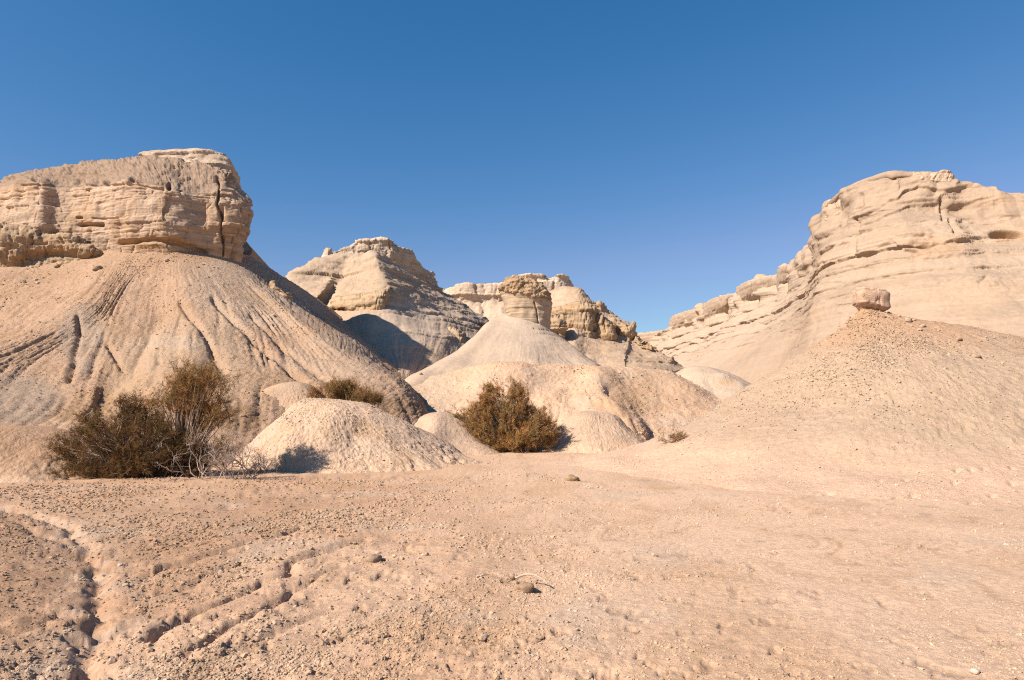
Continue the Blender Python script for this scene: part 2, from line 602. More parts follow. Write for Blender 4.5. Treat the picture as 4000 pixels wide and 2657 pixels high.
    c = mixc(c, PALE, 0.35 * sstep(0.3, 0.7, fbm(flat, 0.75, 3, off=19)))
    c = mixc(c, BROWN, 0.45 * sstep(0.42, 0.7, pit) + 0.25 * cutm)  # hollows tinted dark to deepen their shade; darker sediment in the rill cuts
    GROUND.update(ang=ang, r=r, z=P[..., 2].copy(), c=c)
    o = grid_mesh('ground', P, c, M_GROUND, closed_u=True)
    o['kind'] = 'structure'
    o['label'] = 'crusted pinkish valley floor with small rills'
    return o


build_ground()


def gz(x, y):
    return float(ground_base(np.array([x]), np.array([y]))[0])


# ------------------------------------------------------------------ slope and cliff builders
SURF = []


def slope(name, ctrl, nu, nv, parent, material, colour, disp, closed=False, it=4, rw=None, level=1.0):
    P, tu, tv = loft(ctrl, nu, nv, closed, 'up', rw)
    N, flip = grid_normals(P, closed, 'up')
    N = smooth_dirs(N, it) if not closed else N
    if level < 1:                     # beds step out more or less level
        N = N * np.array((1, 1, level), f32)
        N /= np.maximum(np.linalg.norm(N, axis=-1, keepdims=True), 1e-6)
    a = arc(P)
    vn = rowparam(tv)
    vn = np.broadcast_to(vn, P.shape[:2])
    aa = np.broadcast_to(a, P.shape[:2])
    D = disp(P, aa, vn, tu, tv)
    Q = P + N * D[..., None]
    c = colour(Q, aa, vn)
    SURF.append((parent, Q, c))
    if flip:
        Q = Q[::-1]
        c = c[::-1]
    return grid_mesh(name, Q, c, material, closed, parent)


def cliff(name, ctrl, nu, nv, parent, material, colour, disp, closed=True, out='out'):
    """A steep wall: pushed out and in along its level outward direction."""
    P, tu, tv = loft(ctrl, nu, nv, closed, 'out')
    N, flip = grid_normals(P, closed, out)
    H = N.copy()
    H[..., 2] *= 0.35
    H /= np.maximum(np.linalg.norm(H, axis=-1, keepdims=True), 1e-6)
    steep = sstep(0.15, 0.6, np.hypot(N[..., 0], N[..., 1]))
    aa = np.broadcast_to(arc(P), P.shape[:2])
    D = disp(P, aa, np.broadcast_to(tv[None, :], P.shape[:2]), steep)
    Q = P + H * D[..., None]
    c = colour(Q, aa, np.broadcast_to(tv[None, :], P.shape[:2]))
    if flip:
        Q = Q[::-1]
        c = c[::-1]
    return grid_mesh(name, Q, c, material, closed, parent)


def strip(cols, thick, bulge=(0.0, 0.25, 0.15, 0.0), rise=0.2, drop=1.0):
    """Control grid of a cliff band: cols of (px, py_top, py_base, depth); its back is closed."""
    out = []
    for (px, pt, pb, d) in cols:
        pts = []
        zb = S(px, pb, d)
        pts.append((zb[0] * (d + thick) / d, d + thick, zb[2] - drop))
        pts.append((zb[0], d + 0.1, zb[2] - drop * 0.6))
        for k, f in enumerate((0.0, 0.33, 0.66, 1.0)):
            py = pb + (pt - pb) * f
            pts.append(S(px, py, d - bulge[k]))
        zt = S(px, pt, d)
        pts.append((zt[0] * (d + thick * 0.25) / d, d + thick * 0.25, zt[2] + rise * 0.6))
        pts.append((zt[0] * (d + thick) / d, d + thick, zt[2] + rise))
        pts.append((zb[0] * (d + thick + 0.1) / d, d + thick + 0.1, zb[2] - drop))
        out.append(pts)
    # close the two ends
    def shut(pts):
        c = np.mean(np.array(pts), axis=0)
        return [tuple(c + (np.array(p) - c) * 0.02) for p in pts]
    return [shut(out[0])] + out + [shut(out[-1])]


def radial(cx, cy, ztop, cols, prof, zfoot=-0.3):
    """Control grid of a rounded hill: cols of (azimuth in degrees, reach in metres), prof of (r, height share)."""
    out = []
    for (az, R) in cols:
        ca, sa = math.cos(math.radians(az)), math.sin(math.radians(az))
        out.append([(cx + ca * R * r, cy + sa * R * r, zfoot + (ztop - zfoot) * h) for r, h in prof])
    return out


LOW = [(0.0, 1.0), (0.14, 0.97), (0.3, 0.86), (0.5, 0.62), (0.7, 0.37), (0.86, 0.20), (1.02, 0.08), (1.25, -0.06)]
DOME = [(0.0, 1.0), (0.12, 0.985), (0.3, 0.88), (0.5, 0.66), (0.7, 0.40), (0.88, 0.16), (1.05, -0.02), (1.2, -0.1)]

# ------------------------------------------------------------------ left butte
BUTTE_X, BUTTE_Y = -21.0, 42.0
butte = structure('butte_hill', 'tall layered butte with a rounded brown top above a wide gullied skirt, at the left', (BUTTE_X, BUTTE_Y, 0))


def butte_cliff():
    cols = [  # px, d, base, rim
        (-250, 44.0, 1060, 775), (0, 40.5, 1050, 742), (60, 39.6, 1040, 722), (150, 39.2, 1000, 715), (230, 39.7, 990, 728), (330, 39.5, 990, 722),
        (480, 38.4, 985, 716), (590, 38.0, 970, 722), (660, 38.1, 975, 742), (760, 38.8, 990, 757), (840, 39.3, 1010, 745)]
    cap = [(-250, 755, 47), (0, 738, 43.5), (85, 694, 43), (160, 668, 43), (240, 652, 43), (330, 634, 43), (470, 622, 43), (560, 612, 43), (640, 612, 43), (740, 622, 43), (820, 645, 42.6)]
    ctr = (-23.0, 48.0, 17.0)
    C = []
    C.append([(-40, 58, 7), (-40, 58, 9.5), (-40.2, 58, 11), (-40, 58, 12.5), (-40, 58, 14), (-39.6, 58, 14.6), (-38, 57, 15.2), (-34, 54, 16), ctr])
    for (px, d, pb, pr), cp in zip(cols, cap):
        h = pb - pr
        C.append([S(px, pb + 60, d + 0.7), S(px, pb, d + 0.25), S(px, pb - 0.22 * h, d - 0.05), S(px, pb - 0.5 * h, d - 0.1), S(px, pb - 0.8 * h, d),
                  S(px, pr, d + 0.1), S(px, pr - 22, d + 0.9), S(*cp), ctr])
    C.append([S(900, 1080, 40.4), S(905, 1022, 40.1), S(925, 965, 39.9), S(945, 880, 39.8), S(935, 785, 39.9), S(890, 735, 40.3), S(885, 700, 40.8), S(870, 672, 42.2), ctr])
    C.append([S(930, 1090, 41.5), S(936, 1034, 41.2), S(960, 930, 41.2), S(991, 828, 41.2), S(975, 775, 41.3), S(915, 712, 41.6), S(905, 690, 42.0), S(895, 676, 43.0), ctr])
    C.append([S(900, 1090, 45), S(905, 1020, 45), S(925, 950, 45), S(950, 850, 45), S(940, 790, 45), S(895, 730, 45), S(880, 705, 45), S(850, 690, 45.5), ctr])
    C.append([(-25, 57, 7), (-25, 57, 9.5), (-25, 57, 11), (-25, 57, 12.5), (-25, 57, 14), (-25, 56.6, 14.6), (-25, 56, 15.2), (-25, 54, 16), ctr])

    def disp(P, a, tv, st):
        s1, k = strata(P, a, 11, 0.16, 0.55, 0.10, 0.12, 0.45)
        s2, k2 = strata(P, a, 12, 0.05, 0.14, 0.045, 0.05, 0.9)
        low = 1 - sstep(5.4, 6.4, tv)
        px, py, dep = proj(P)
        tower = sstep(840, 900, px) * sstep(-20, 20, 1100 - py) * (P[..., 1] < 47)
        D = (s1 * (1 + 0.9 * tower) + s2) * (0.35 + 0.65 * low)
        D = D + (blocks(P, a, np.floor(k / 3.0), 2.2, 0.07, 4) + blocks(P, a, k, 0.9, 0.035, 6)) * low
        D = D + tower * low * blocks(P, a, k, 1.5, 0.16, 9)
        D = D + 0.16 * fbm(P, 0.45, 3, off=3, sz=0.5) * low
        D = D + 0.05 * fbm(P, 1.5, 3, off=5) 
        D = D - 0.10 * (1 - np.minimum(1, 3.0 * np.abs(noise3(a * 0.42, P[..., 2] * 0.12, 3.3)))) * low * 0.6          # upright flutes
        D = D + (popcorn(P, 0.5, 0.15, 2.0, 3) + rills(P, a, np.clip((tv - 5) / 3, 0, 1), 1.5, 0.12, 3.0, 1.5)) * (1 - low)
        D = D + groove(P, [(846, 690), (858, 740), (851, 800), (868, 850), (861, 905), (876, 960), (874, 1000)], 0.055, 0.42, 1.2) + blob(P, 866, 830, 10, 26, 0.25) + blob(P, 872, 925, 8, 18, 0.2)
        D = D + groove(P, [(312, 879), (350, 876), (392, 877)], 0.10, 0.55, 0.1)
        D = D + groove(P, [(300, 851), (318, 850)], 0.06, 0.25, 0.1) + groove(P, [(360, 852), (460, 853)], 0.035, 0.15, 0.4)
        D = D + blob(P, 410, 711, 13, 11, 0.5) + blob(P, 521, 705, 11, 10, 0.4) + blob(P, 305, 708, 24, 12, 0.25) + blob(P, 663, 730, 10, 14, 0.35) + blob(P, 132, 697, 12, 9, 0.3)
        D = D + groove(P, [(470, 950), (540, 938), (620, 936), (700, 950), (800, 985)], 0.16, 0.35, 0.5)
        D = D + groove(P, [(80, 720), (190, 718), (290, 722), (420, 722), (540, 722), (640, 742)], 0.06, 0.16, 0.8)
        D = D + groove(P, [(200, 780), (215, 830), (205, 900)], 0.5, 0.10, 0.3)
        return D

    def colour(P, a, tv):
        c = basecol(P, np.array((0.64, 0.485, 0.345)), OCHRE * 1.25, 0.5, 0.45, 3.0, 0.08)
        _, k = strata(P, a, 12, 0.05, 0.14, 0.045, 0.05, 0.9)
        c *= (0.80 + 0.32 * hash1(k, 3))[..., None]
        _, k = strata(P, a, 11, 0.16, 0.55, 0.10, 0.12, 0.45)
        c *= (0.90 + 0.16 * hash1(k, 5))[..., None]
        # dust washed down from the brown top
        wash = sstep(0.05, 0.5, noise3(a * 1.3, P[..., 2] * 0.16, 6.6)) * sstep(1.5, 4.5, tv)
        c = mixc(c, BROWN * 1.25, 0.30 * wash)
        top = sstep(4.9, 5.5, tv + 0.35 * fbm(P, 0.8, 2, off=8))
        c = mixc(c, np.array((0.355, 0.262, 0.185)), 0.9 * top)
        c = zones(P, c, [(600, 950, 190, 26, OCHRE, 0.75), (760, 985, 100, 18, OCHRE, 0.5), (640, 800, 40, 120, OCHRE, 0.35)])
        return c

    return cliff('cliff', C, 660, 210, butte, M_CLIFF, colour, disp)


butte_cliff()


def butte_caprock():
    px = [560, 600, 690, 770, 860, 897, 908]
    pb = [655, 660, 675, 690, 705, 705, 700]
    pt = [607, 592, 582, 581, 598, 615, 640]
    dd = [43.6, 43.0, 42.7, 42.6, 42.6, 42.9, 43.6]
    ctr = (-20.3, 45.5, 18.2)
    C = []
    for x, b, t, d in zip(px, pb, pt, dd):
        C.append([S(x, b + 20, d + 0.2), S(x, b, d), S(x, b + (t - b) * 0.35, d - 0.05), S(x, b + (t - b) * 0.7, d + 0.1), S(x + (4 if x < 700 else -6), t, d + 0.5), ctr])
    for (x, y) in ((-19.6, 47.5), (-21.0, 49.5), (-24.0, 47.0)):
        C.append([(x, y, 15), (x, y, 16), (x, y, 16.8), (x, y, 17.6), (x * 0.99, y - 0.4, 18.1), ctr])

    def disp(P, a, tv, st):
        s1, k = strata(P, a, 21, 0.12, 0.3, 0.17, 0.08, 0.5)
        return s1 * (1 - sstep(4.0, 4.6, tv)) + 0.10 * fbm(P, 1.0, 3, off=2)

    def colour(P, a, tv):
        c = basecol(P, PALE, CREAM * 0.9, 0.8, 0.5, 2.0)
        _, k = strata(P, a, 21, 0.12, 0.3, 0.17, 0.08, 0.5)
        return c * (0.86 + 0.22 * hash1(k, 7))[..., None]

    return cliff('caprock', C, 300, 90, butte, M_CLIFF, colour, disp)


butte_caprock()


def ledge(name, cols, thick, parent, nu, nv, seed, tmin, tmax, amp, base, second, material=None, bulge=(0.0, 0.25, 0.15, 0.0), rise=0.2, chunky=0.15, cfreq=0.9, drop=1.0, along=0.5, extra=None):
    C = strip(cols, thick, bulge, rise, drop)

    def disp(P, a, tv, st):
        s1, k = strata(P, a, seed, tmin, tmax, amp, 0.6 * tmin, along)
        kk = np.floor(k / 3.0)
        D = s1 + blocks(P, a, kk, 1.1 / cfreq, 0.55 * chunky, seed) + blocks(P, a, k, 0.45 / cfreq, 0.22 * chunky, seed + 5)
        D = D + chunky * 0.55 * fbm(P, cfreq * 0.8, 2, off=seed, sz=0.6) + chunky * 0.20 * fbm(P, cfreq * 4.5, 2, off=seed)
        if extra is not None:
            D = D + extra(P)
        return D * sstep(0.15, 1.0, np.minimum(tv, 8 - tv))

    def colour(P, a, tv):
        c = basecol(P, base, second, cfreq, 0.6, seed)
        _, k = strata(P, a, seed, tmin, tmax, amp, 0.6 * tmin, along)
        return c * (0.84 + 0.26 * hash1(k, 9))[..., None]

    return cliff(name, C, nu, nv, parent, material or M_CLIFF, colour, disp, closed=False)


ledge('rock_ledge', [(-260, 870, 1075, 40.5), (-100, 876, 1062, 39.0), (0, 882, 1058, 38.5), (60, 892, 1045, 38.5), (130, 906, 1012, 38.7), (200, 918, 995, 38.8), (262, 925, 1000, 38.6),
                     (310, 940, 1010, 38.6), (350, 958, 1015, 38.7), (400, 985, 1015, 39.0)], 2.2, butte, 260, 90, 31, 0.08, 0.3, 0.12,
      np.array((0.50, 0.375, 0.245)), OCHRE, bulge=(-0.35, 0.05, 0.22, 0.0), rise=0.5, chunky=0.22, cfreq=1.1)


def butte_talus():
    C = []
    Wd = lambda *p: tuple(p)
    def colm(top, *pts):
        t = np.array(top)
        inner = (t[0], t[1] + 1.6, t[2] + 0.9)
        return [inner, top] + list(pts)
    C.append(colm(S(-500, 1010, 47), Wd(-40, 40, 6.5), Wd(-46, 34, 3.5), Wd(-52, 28, 0.5), Wd(-58, 24, -1)))
    C.append(colm(S(-100, 1020, 41), S(-260, 1150, 37.5), S(-450, 1320, 34), Wd(-36, 27, 2.4), Wd(-40, 22, -0.6)))
    C.append(colm(S(200, 1000, 39.6), S(90, 1130, 36.6), S(-90, 1290, 33.5), Wd(-29, 27, 2.6), Wd(-33, 22, -0.5)))
    C.append(colm(S(470, 985, 38.8), S(330, 1175, 34.2), S(20, 1350, 30.4), Wd(-25.5, 25.5, 2.9), Wd(-28, 21, -0.5)))
    C.append(colm(S(540, 985, 38.6), S(390, 1230, 33.3), S(110, 1440, 29.3), S(-60, 1580, 25.0), Wd(-18, 18, -0.6)))
    C.append(colm(S(590, 983, 38.4), S(455, 1200, 34.0), S(355, 1450, 28.7), S(290, 1590, 24.8), Wd(-14.5, 18.5, -0.6)))
    C.append(colm(S(630, 983, 38.4), S(575, 1240, 33.5), S(452, 1490, 27.9), S(390, 1610, 24.2), Wd(-12.5, 18.8, -0.6)))
    C.append(colm(S(690, 985, 38.5), S(720, 1215, 33.0), S(680, 1450, 27.0), S(600, 1650, 22.6), Wd(-10.5, 18.6, -0.6)))
    C.append(colm(S(780, 998, 38.9), S(930, 1230, 33.6), S(980, 1440, 28.0), S(930, 1640, 23.2), Wd(-8.0, 19.5, -0.6)))
    C.append(colm(S(870, 1018, 39.4), S(1090, 1250, 34.2), S(1230, 1440, 29.0), S(1310, 1600, 25.4), Wd(-5.0, 22.5, -0.6)))
    C.append(colm(S(930, 1032, 40.3), S(1094, 1166, 36.6), S(1317, 1340, 31.9), S(1570, 1492, 29.0), S(1670, 1665, 27.0)))
    C.append(colm(S(945, 1010, 43.0), S(1090, 1110, 43.5), S(1290, 1275, 40.5), S(1590, 1487, 34.6), S(1780, 1680, 31.0)))
    C.append(colm(S(930, 975, 47.0), S(1112, 1088, 51.0), S(1240, 1225, 48.0), S(1580, 1488, 38.5), S(1800, 1680, 35.0)))
    C.append(colm(Wd(-20, 60, 10), Wd(-16, 64, 9), Wd(-12, 66, 7), Wd(-8, 66, 3), Wd(-4, 66, 1)))
    C.append(colm(Wd(-30, 62, 9), Wd(-30, 70, 6), Wd(-30, 78, 3), Wd(-30, 84, 0), Wd(-30, 90, -1)))

    def disp(P, a, v, tu, tv):
        on = sstep(0.18, 0.34, v)
        D = rills(P, a, v, 0.85, 0.105, 1.0, 0.7, (0.18, 0.5))
        mid = (1 - 0.75 * (1 - sstep(0.0, 0.9, np.abs(fbm(P, 0.12, 2, off=14) + 0.15) * 3)))
        D = D * mid * (1 - 0.45 * sstep(1050, 1350, proj(P)[0]))
        D = D + popcorn(P, 0.36, 0.052, 3.0, 4) * on
        D = D + 0.35 * fbm(P, 0.16, 2, off=20) * on
        D = D + groove(P, [(620, 1235), (570, 1330), (520, 1420), (440, 1500), (380, 1590)], 0.35, 0.25, 0.3)
        D = D + groove(P, [(305, 1240), (310, 1300), (290, 1360), (285, 1420), (270, 1480)], 0.12, 0.25, 0.5)
        D = D + groove(P, [(415, 1330), (450, 1390), (470, 1430)], 0.12, 0.22, 0.5)
        D = D + groove(P, [(700, 1180), (760, 1260), (810, 1330), (840, 1390), (880, 1450)], 0.13, 0.22, 0.8)
        D = D + groove(P, [(830, 1170), (910, 1260), (1000, 1330), (1090, 1400), (1180, 1460), (1260, 1530)], 0.14, 0.22, 0.8)
        D = D + groove(P, [(980, 1230), (1080, 1320), (1180, 1400), (1300, 1480)], 0.12, 0.16, 0.8)
        D = D + groove(P, [(300, 1130), (200, 1220), (90, 1300), (0, 1360)], 0.15, 0.07, 0.8)
        D = D + groove(P, [(190, 1130), (90, 1200), (0, 1260)], 0.12, 0.06, 0.8)
        # fallback rough crust low on the slope
        D = D + popcorn(P, 0.22, 0.05, 9.0, 2) * sstep(0.55, 0.8, v)
        return D

    def colour(P, a, v):
        c = basecol(P, np.array((0.540, 0.375, 0.248)), np.array((0.49, 0.325, 0.205)), 0.25, 0.5, 5.0, 0.10)
        c = zones(P, c, [(1000, 1140, 330, 210, np.array((0.565, 0.435, 0.315)), 0.75), (1300, 1400, 260, 150, np.array((0.55, 0.42, 0.30)), 0.6), (330, 1330, 120, 170, GREY * 0.92, 0.6), (60, 1560, 220, 120, GREY * 0.82, 0.6),
                         (700, 1400, 330, 170, np.array((0.54, 0.40, 0.27)), 0.8), (820, 1510, 460, 110, ORANGE, 0.55), (640, 1340, 220, 40, PALE * 0.95, 0.35),
                         (420, 1560, 190, 60, OCHRE * 0.95, 0.7), (330, 1620, 160, 45, OCHRE * 0.8, 0.75), (940, 1640, 120, 70, OCHRE * 0.75, 0.8), (1150, 1500, 150, 60, OCHRE, 0.45),
                         (480, 1500, 60, 110, np.array((0.52, 0.39, 0.26)), 0.6), (1560, 1590, 130, 45, OCHRE * 0.75, 0.7), (650, 1010, 300, 22, OCHRE, 0.3)])
        c = mixc(c, OCHRE, 0.35 * sstep(0.15, 0.6, fbm(P, 0.35, 3, off=33, sz=2)))
        return c

    return slope('talus_slope', C, 570, 300, butte, M_TALUS, colour, disp)


butte_talus()
ledge('rock_outcrop', [(1050, 1112, 1140, 40.6), (1075, 1120, 1160, 39.6), (1100, 1135, 1180, 38.9), (1120, 1150, 1178, 38.9), (1130, 1152, 1165, 39.6)], 1.4, butte, 90, 50, 33, 0.08, 0.2, 0.12,
      np.array((0.50, 0.36, 0.23)), OCHRE, rise=0.3, chunky=0.25, cfreq=1.6)

# ------------------------------------------------------------------ pointed hill behind, left of centre
peak = structure('pointed_hill', 'pale pointed hill with a cliffed crest and stepped beds, behind the valley at centre left', (-12, 58, 0))


def peak_slope():
    C = []
    back = lambda x, y, z: (x, y, z)
    C.append([(-29, 78, 7), S(1000, 1180, 69.44), S(1010, 1220, 64.96), S(1040, 1260, 60.48), S(1080, 1330, 54.88), S(1150, 1420, 48.16), S(1250, 1500, 43.68)])
    C.append([(-23, 76, 9), S(1110, 1090, 64.96), S(1128, 1145, 61.82), S(1150, 1185, 58.80), S(1195, 1240, 55.44), S(1270, 1350, 50.40), S(1400, 1490, 43.68)])
    C.append([(-19, 76, 12), S(1259, 1008, 67.20), S(1275, 1075, 63.84), S(1270, 1120, 61.04), S(1232, 1205, 57.68), S(1300, 1330, 52.08), S(1450, 1500, 43.68)])
    C.append([(-16, 76, 13), S(1340, 992, 67.3), S(1330, 1060, 64.9), S(1300, 1130, 62.0), S(1238, 1212, 59.58), S(1310, 1320, 53.20), S(1480, 1500, 44.24)])
    C.append([(-15, 76, 14), S(1420, 985, 67.20), S(1400, 1070, 63.28), S(1385, 1150, 59.36), S(1370, 1260, 54.32), S(1420, 1370, 49.84), S(1520, 1500, 43.68)])
    C.append([(-13, 76, 14), S(1472, 984, 65.86), S(1495, 1065, 62.16), S(1510, 1135, 58.80), S(1490, 1260, 53.76), S(1520, 1380, 48.72), S(1560, 1495, 43.12)])
    C.append([(-11, 76, 13), S(1530, 1020, 68.32), S(1590, 1105, 65.52), S(1625, 1175, 62.16), S(1640, 1290, 54.88), S(1610, 1400, 48.72), S(1580, 1500, 43.46)])
    C.append([(-8, 80, 12), S(1640, 1090, 71.68), S(1690, 1150, 68.88), S(1720, 1210, 64.96), S(1750, 1300, 57.68), S(1700, 1410, 50.40), S(1620, 1510, 44.80)])
    C.append([(-6, 85, 11), S(1720, 1135, 75.04), S(1760, 1185, 71.12), S(1790, 1245, 66.08), S(1820, 1330, 59.36), S(1780, 1420, 52.64), S(1700, 1520, 47.04)])
    C.append([(-4, 85, 8), S(1800, 1186, 75.04), S(1840, 1225, 71.68), S(1870, 1275, 67.20), S(1880, 1350, 60.48), S(1860, 1440, 53.76), S(1800, 1530, 49.28)])
    C.append([(0, 85, 5), S(1893, 1258, 75.04), S(1910, 1285, 71.68), S(1925, 1325, 67.20), S(1930, 1390, 60.48), S(1920, 1470, 54.88), S(1900, 1540, 51.52)])
    C.append([(4, 85, 2), S(2000, 1340, 76.16), S(2010, 1370, 71.68), S(2010, 1400, 67.20), S(2010, 1450, 61.60), S(2010, 1500, 56.00), S(2010, 1540, 52.64)])

    def disp(P, a, v, tu, tv):
        bands = sstep(0.10, 0.2, v) * (1 - sstep(0.50, 0.66, v))
        s1, k = strata(P, a, 41, 0.15, 0.6, 0.36, 0.25, 0.25, 0.10)
        s3, k3 = strata(P, a, 47, 0.10, 0.3, 0.14, 0.2, 0.4, 0.06)
        D = (s1 + s3) * bands
        s2, k = strata(P, a, 42, 0.25, 0.9, 0.10, 0.3, 0.3)
        D = D + s2 * (1 - bands) * sstep(0.1, 0.2, v) * sstep(-0.1, 0.4, fbm(P, 0.2, 2, off=6))
        D = D + rills(P, a, v, 1.1, 0.045, 6.0, 0.6, (0.35, 0.7))
        D = D + popcorn(P, 0.5, 0.035, 5.0, 4) + 0.25 * fbm(P, 0.25, 2, off=7)
        D = D + groove(P, [(1350, 1000), (1340, 1060), (1310, 1130), (1240, 1205), (1232, 1260)], 0.30, 0.2, 0.4)
        return D

    def colour(P, a, v):
        c = basecol(P, np.array((0.53, 0.415, 0.297)), CREAM * 0.87, 0.2, 0.6, 7.0, 0.07)
        _, k = strata(P, a, 41, 0.15, 0.6, 0.32, 0.25, 0.25)
        c *= (0.90 + 0.16 * hash1(k, 2))[..., None]
        c = zones(P, c, [(1450, 1120, 200, 130, np.array((0.52, 0.40, 0.27)), 0.7), (1220, 1060, 120, 60, np.array((0.53, 0.41, 0.28)), 0.5), (1580, 1270, 160, 120, PALE, 0.6)])
        return c

    return slope('slope', C, 380, 220, peak, M_CHALK, colour, disp, level=0.4)


peak_slope()
ledge('cliff', [(1290, 985, 1010, 70.00), (1330, 975, 1015, 69.78), (1403, 942, 1010, 69.44), (1461, 936, 1000, 69.22), (1518, 934, 1010, 69.22), (1547, 948, 1040, 69.66), (1575, 966, 1065, 70.34), (1600, 970, 1075, 71.01),
                (1612, 990, 1080, 71.46), (1632, 1026, 1090, 72.35), (1668, 1054, 1105, 73.92), (1690, 1064, 1120, 75.26), (1706, 1122, 1160, 76.72)], 5.0, peak, 280, 80, 43, 0.2, 0.8, 0.28,
      PALE, np.array((0.55, 0.42, 0.30)), bulge=(0.0, 0.1, 0.15, 0.1), rise=0.3, chunky=0.36, cfreq=0.6, drop=2.0, along=0.3)
ledge('pinnacle', [(1258, 1000, 1020, 67.42), (1266, 972, 1020, 67.20), (1280, 964, 1020, 66.98), (1294, 978, 1020, 67.09), (1302, 996, 1020, 67.42)], 0.9, peak, 60, 50, 44, 0.1, 0.3, 0.14, PALE, CREAM, rise=0.0, chunky=0.2, cfreq=1.2)
ledge('rock_outcrop', [(1296, 1196, 1204, 58.6), (1340, 1190, 1212, 57.2), (1400, 1182, 1222, 56.2), (1450, 1176, 1232, 55.6), (1478, 1172, 1232, 55.5), (1505, 1160, 1205, 56.0), (1525, 1148, 1166, 57.4)], 2.0, peak, 200, 60, 45, 0.08, 0.22, 0.12,
      np.array((0.54, 0.41, 0.26)), OCHRE, bulge=(-0.3, 0.0, 0.1, 0.0), rise=0.9, chunky=0.18, cfreq=0.9)
ledge('rock_outcrop', [(1720, 1290, 1305, 61.04), (1750, 1288, 1325, 59.36), (1780, 1300, 1345, 58.46), (1805, 1315, 1352, 58.46), (1820, 1325, 1345, 59.36)], 1.6, peak, 90, 46, 46, 0.1, 0.25, 0.16,
      np.array((0.50, 0.38, 0.25)), OCHRE, rise=0.5, chunky=0.25, cfreq=0.9)

# ------------------------------------------------------------------ far flat-topped mesa
mesa = structure('mesa_hill', 'far pale flat-topped mesa wall seen between the pointed hill and the capped cone', (6, 112, 0))


def mesa_slope():
    C = []
    for px, pt in ((1500, 1150), (1700, 1140), (1780, 1165), (1900, 1165), (2050, 1160), (2150, 1150), (2240, 1150), (2320, 1230), (2420, 1310), (2540, 1380)):
        w = 0 if px < 2240 else (px - 2240) * 0.02
        C.append([S(px, pt - 5, 118 + w), S(px, pt, 112 + w), S(px - 6, pt + 70, 104), S(px - 12, pt + 150, 94), S(px - 20, 1430, 84), S(px - 20, 1560, 76)])

    def disp(P, a, v, tu, tv):
        s1, k = strata(P, a, 51, 0.5, 1.6, 0.7, 0.5, 0.1)
        return s1 * (1 - sstep(0.5, 0.8, v)) + popcorn(P, 1.6, 0.35, 1.0, 3) + rills(P, a, v, 4.0, 0.7, 2.0, 0.6, (0.1, 0.5))

    def colour(P, a, v):
        c = basecol(P, CREAM, PALE, 0.1, 0.6, 3.0, 0.06)
        _, k = strata(P, a, 51, 0.5, 1.6, 0.7, 0.5, 0.1)
        return c * (0.92 + 0.12 * hash1(k, 2))[..., None]

    return slope('slope', C, 220, 120, mesa, M_FAR, colour, disp)


mesa_slope()
ledge('cliff', [(1700, 1132, 1165, 112), (1740, 1122, 1165, 111), (1772, 1114, 1180, 110), (1830, 1106, 1178, 109.5), (1900, 1100, 1175, 109.5), (1965, 1094, 1175, 109), (2030, 1070, 1170, 109.0), (2109, 1064, 1160, 108.6),
                (2145, 1076, 1155, 108.6), (2190, 1071, 1155, 108.6), (2222, 1074, 1155, 109.2), (2240, 1118, 1170, 111)], 10, mesa, 260, 70, 52, 0.4, 1.2, 0.5, PALE, CREAM, material=M_FAR,
      bulge=(0, 0.3, 0.3, 0), rise=0.0, chunky=0.4, cfreq=0.35, drop=3.0, along=0.15)

# ------------------------------------------------------------------ ridge behind the capped cone
ridge = structure('ridge_hill', 'stepped rocky ridge falling to the right behind the capped cone', (8, 66, 0))


def ridge_slope():
    C = []
    top = [(2060, 1150, 70), (2145, 1136, 69), (2205, 1124, 68), (2272, 1130, 67), (2318, 1165, 66.5), (2379, 1214, 66), (2469, 1275, 64), (2482, 1315, 63), (2560, 1365, 61.5), (2618, 1408, 60), (2680, 1450, 59), (2760, 1500, 58)]
    for i, (px, py, d) in enumerate(top):
        low = 1470 if px < 2300 else 1500
        f = lambda s: py + (low - py) * s
        C.append([S(px, py + 10, d + 8)[:2] + (S(px, py, d)[2] - 3.0,), S(px, py, d), S(px - 14, f(0.25), d - 5), S(px - 26, f(0.5), d - 10), S(px - 30, f(0.8), d - 15), S(px - 20, low + 60, d - 20)])

    def disp(P, a, v, tu, tv):
        s1, k = strata(P, a, 61, 0.2, 0.8, 0.30, 0.3, 0.25, 0.10)
        s2, k = strata(P, a, 62, 0.08, 0.25, 0.10, 0.1, 0.5, 0.05)
        m = sstep(0.15, 0.25, v) * (1 - 0.75 * sstep(0.5, 0.7, v))
        D = (s1 + s2) * m + popcorn(P, 0.8, 0.07, 4.0, 3) + 0.3 * fbm(P, 0.2, 2, off=5)
        for pl in ([(2050, 1330), (2130, 1370), (2230, 1420)], [(2030, 1285), (2110, 1330), (2200, 1370), (2290, 1395)]):
            D = D + groove(P, pl, 0.2, 0.3, 0.8)
        return D

    def colour(P, a, v):
        c = basecol(P, np.array((0.555, 0.42, 0.29)), np.array((0.50, 0.36, 0.235)), 0.25, 0.6, 3.0, 0.08)
        _, k = strata(P, a, 62, 0.08, 0.25, 0.10, 0.1, 0.5)
        return c * (0.90 + 0.16 * hash1(k, 2))[..., None]

    return slope('slope', C, 290, 140, ridge, M_CHALK, colour, disp, level=0.4)


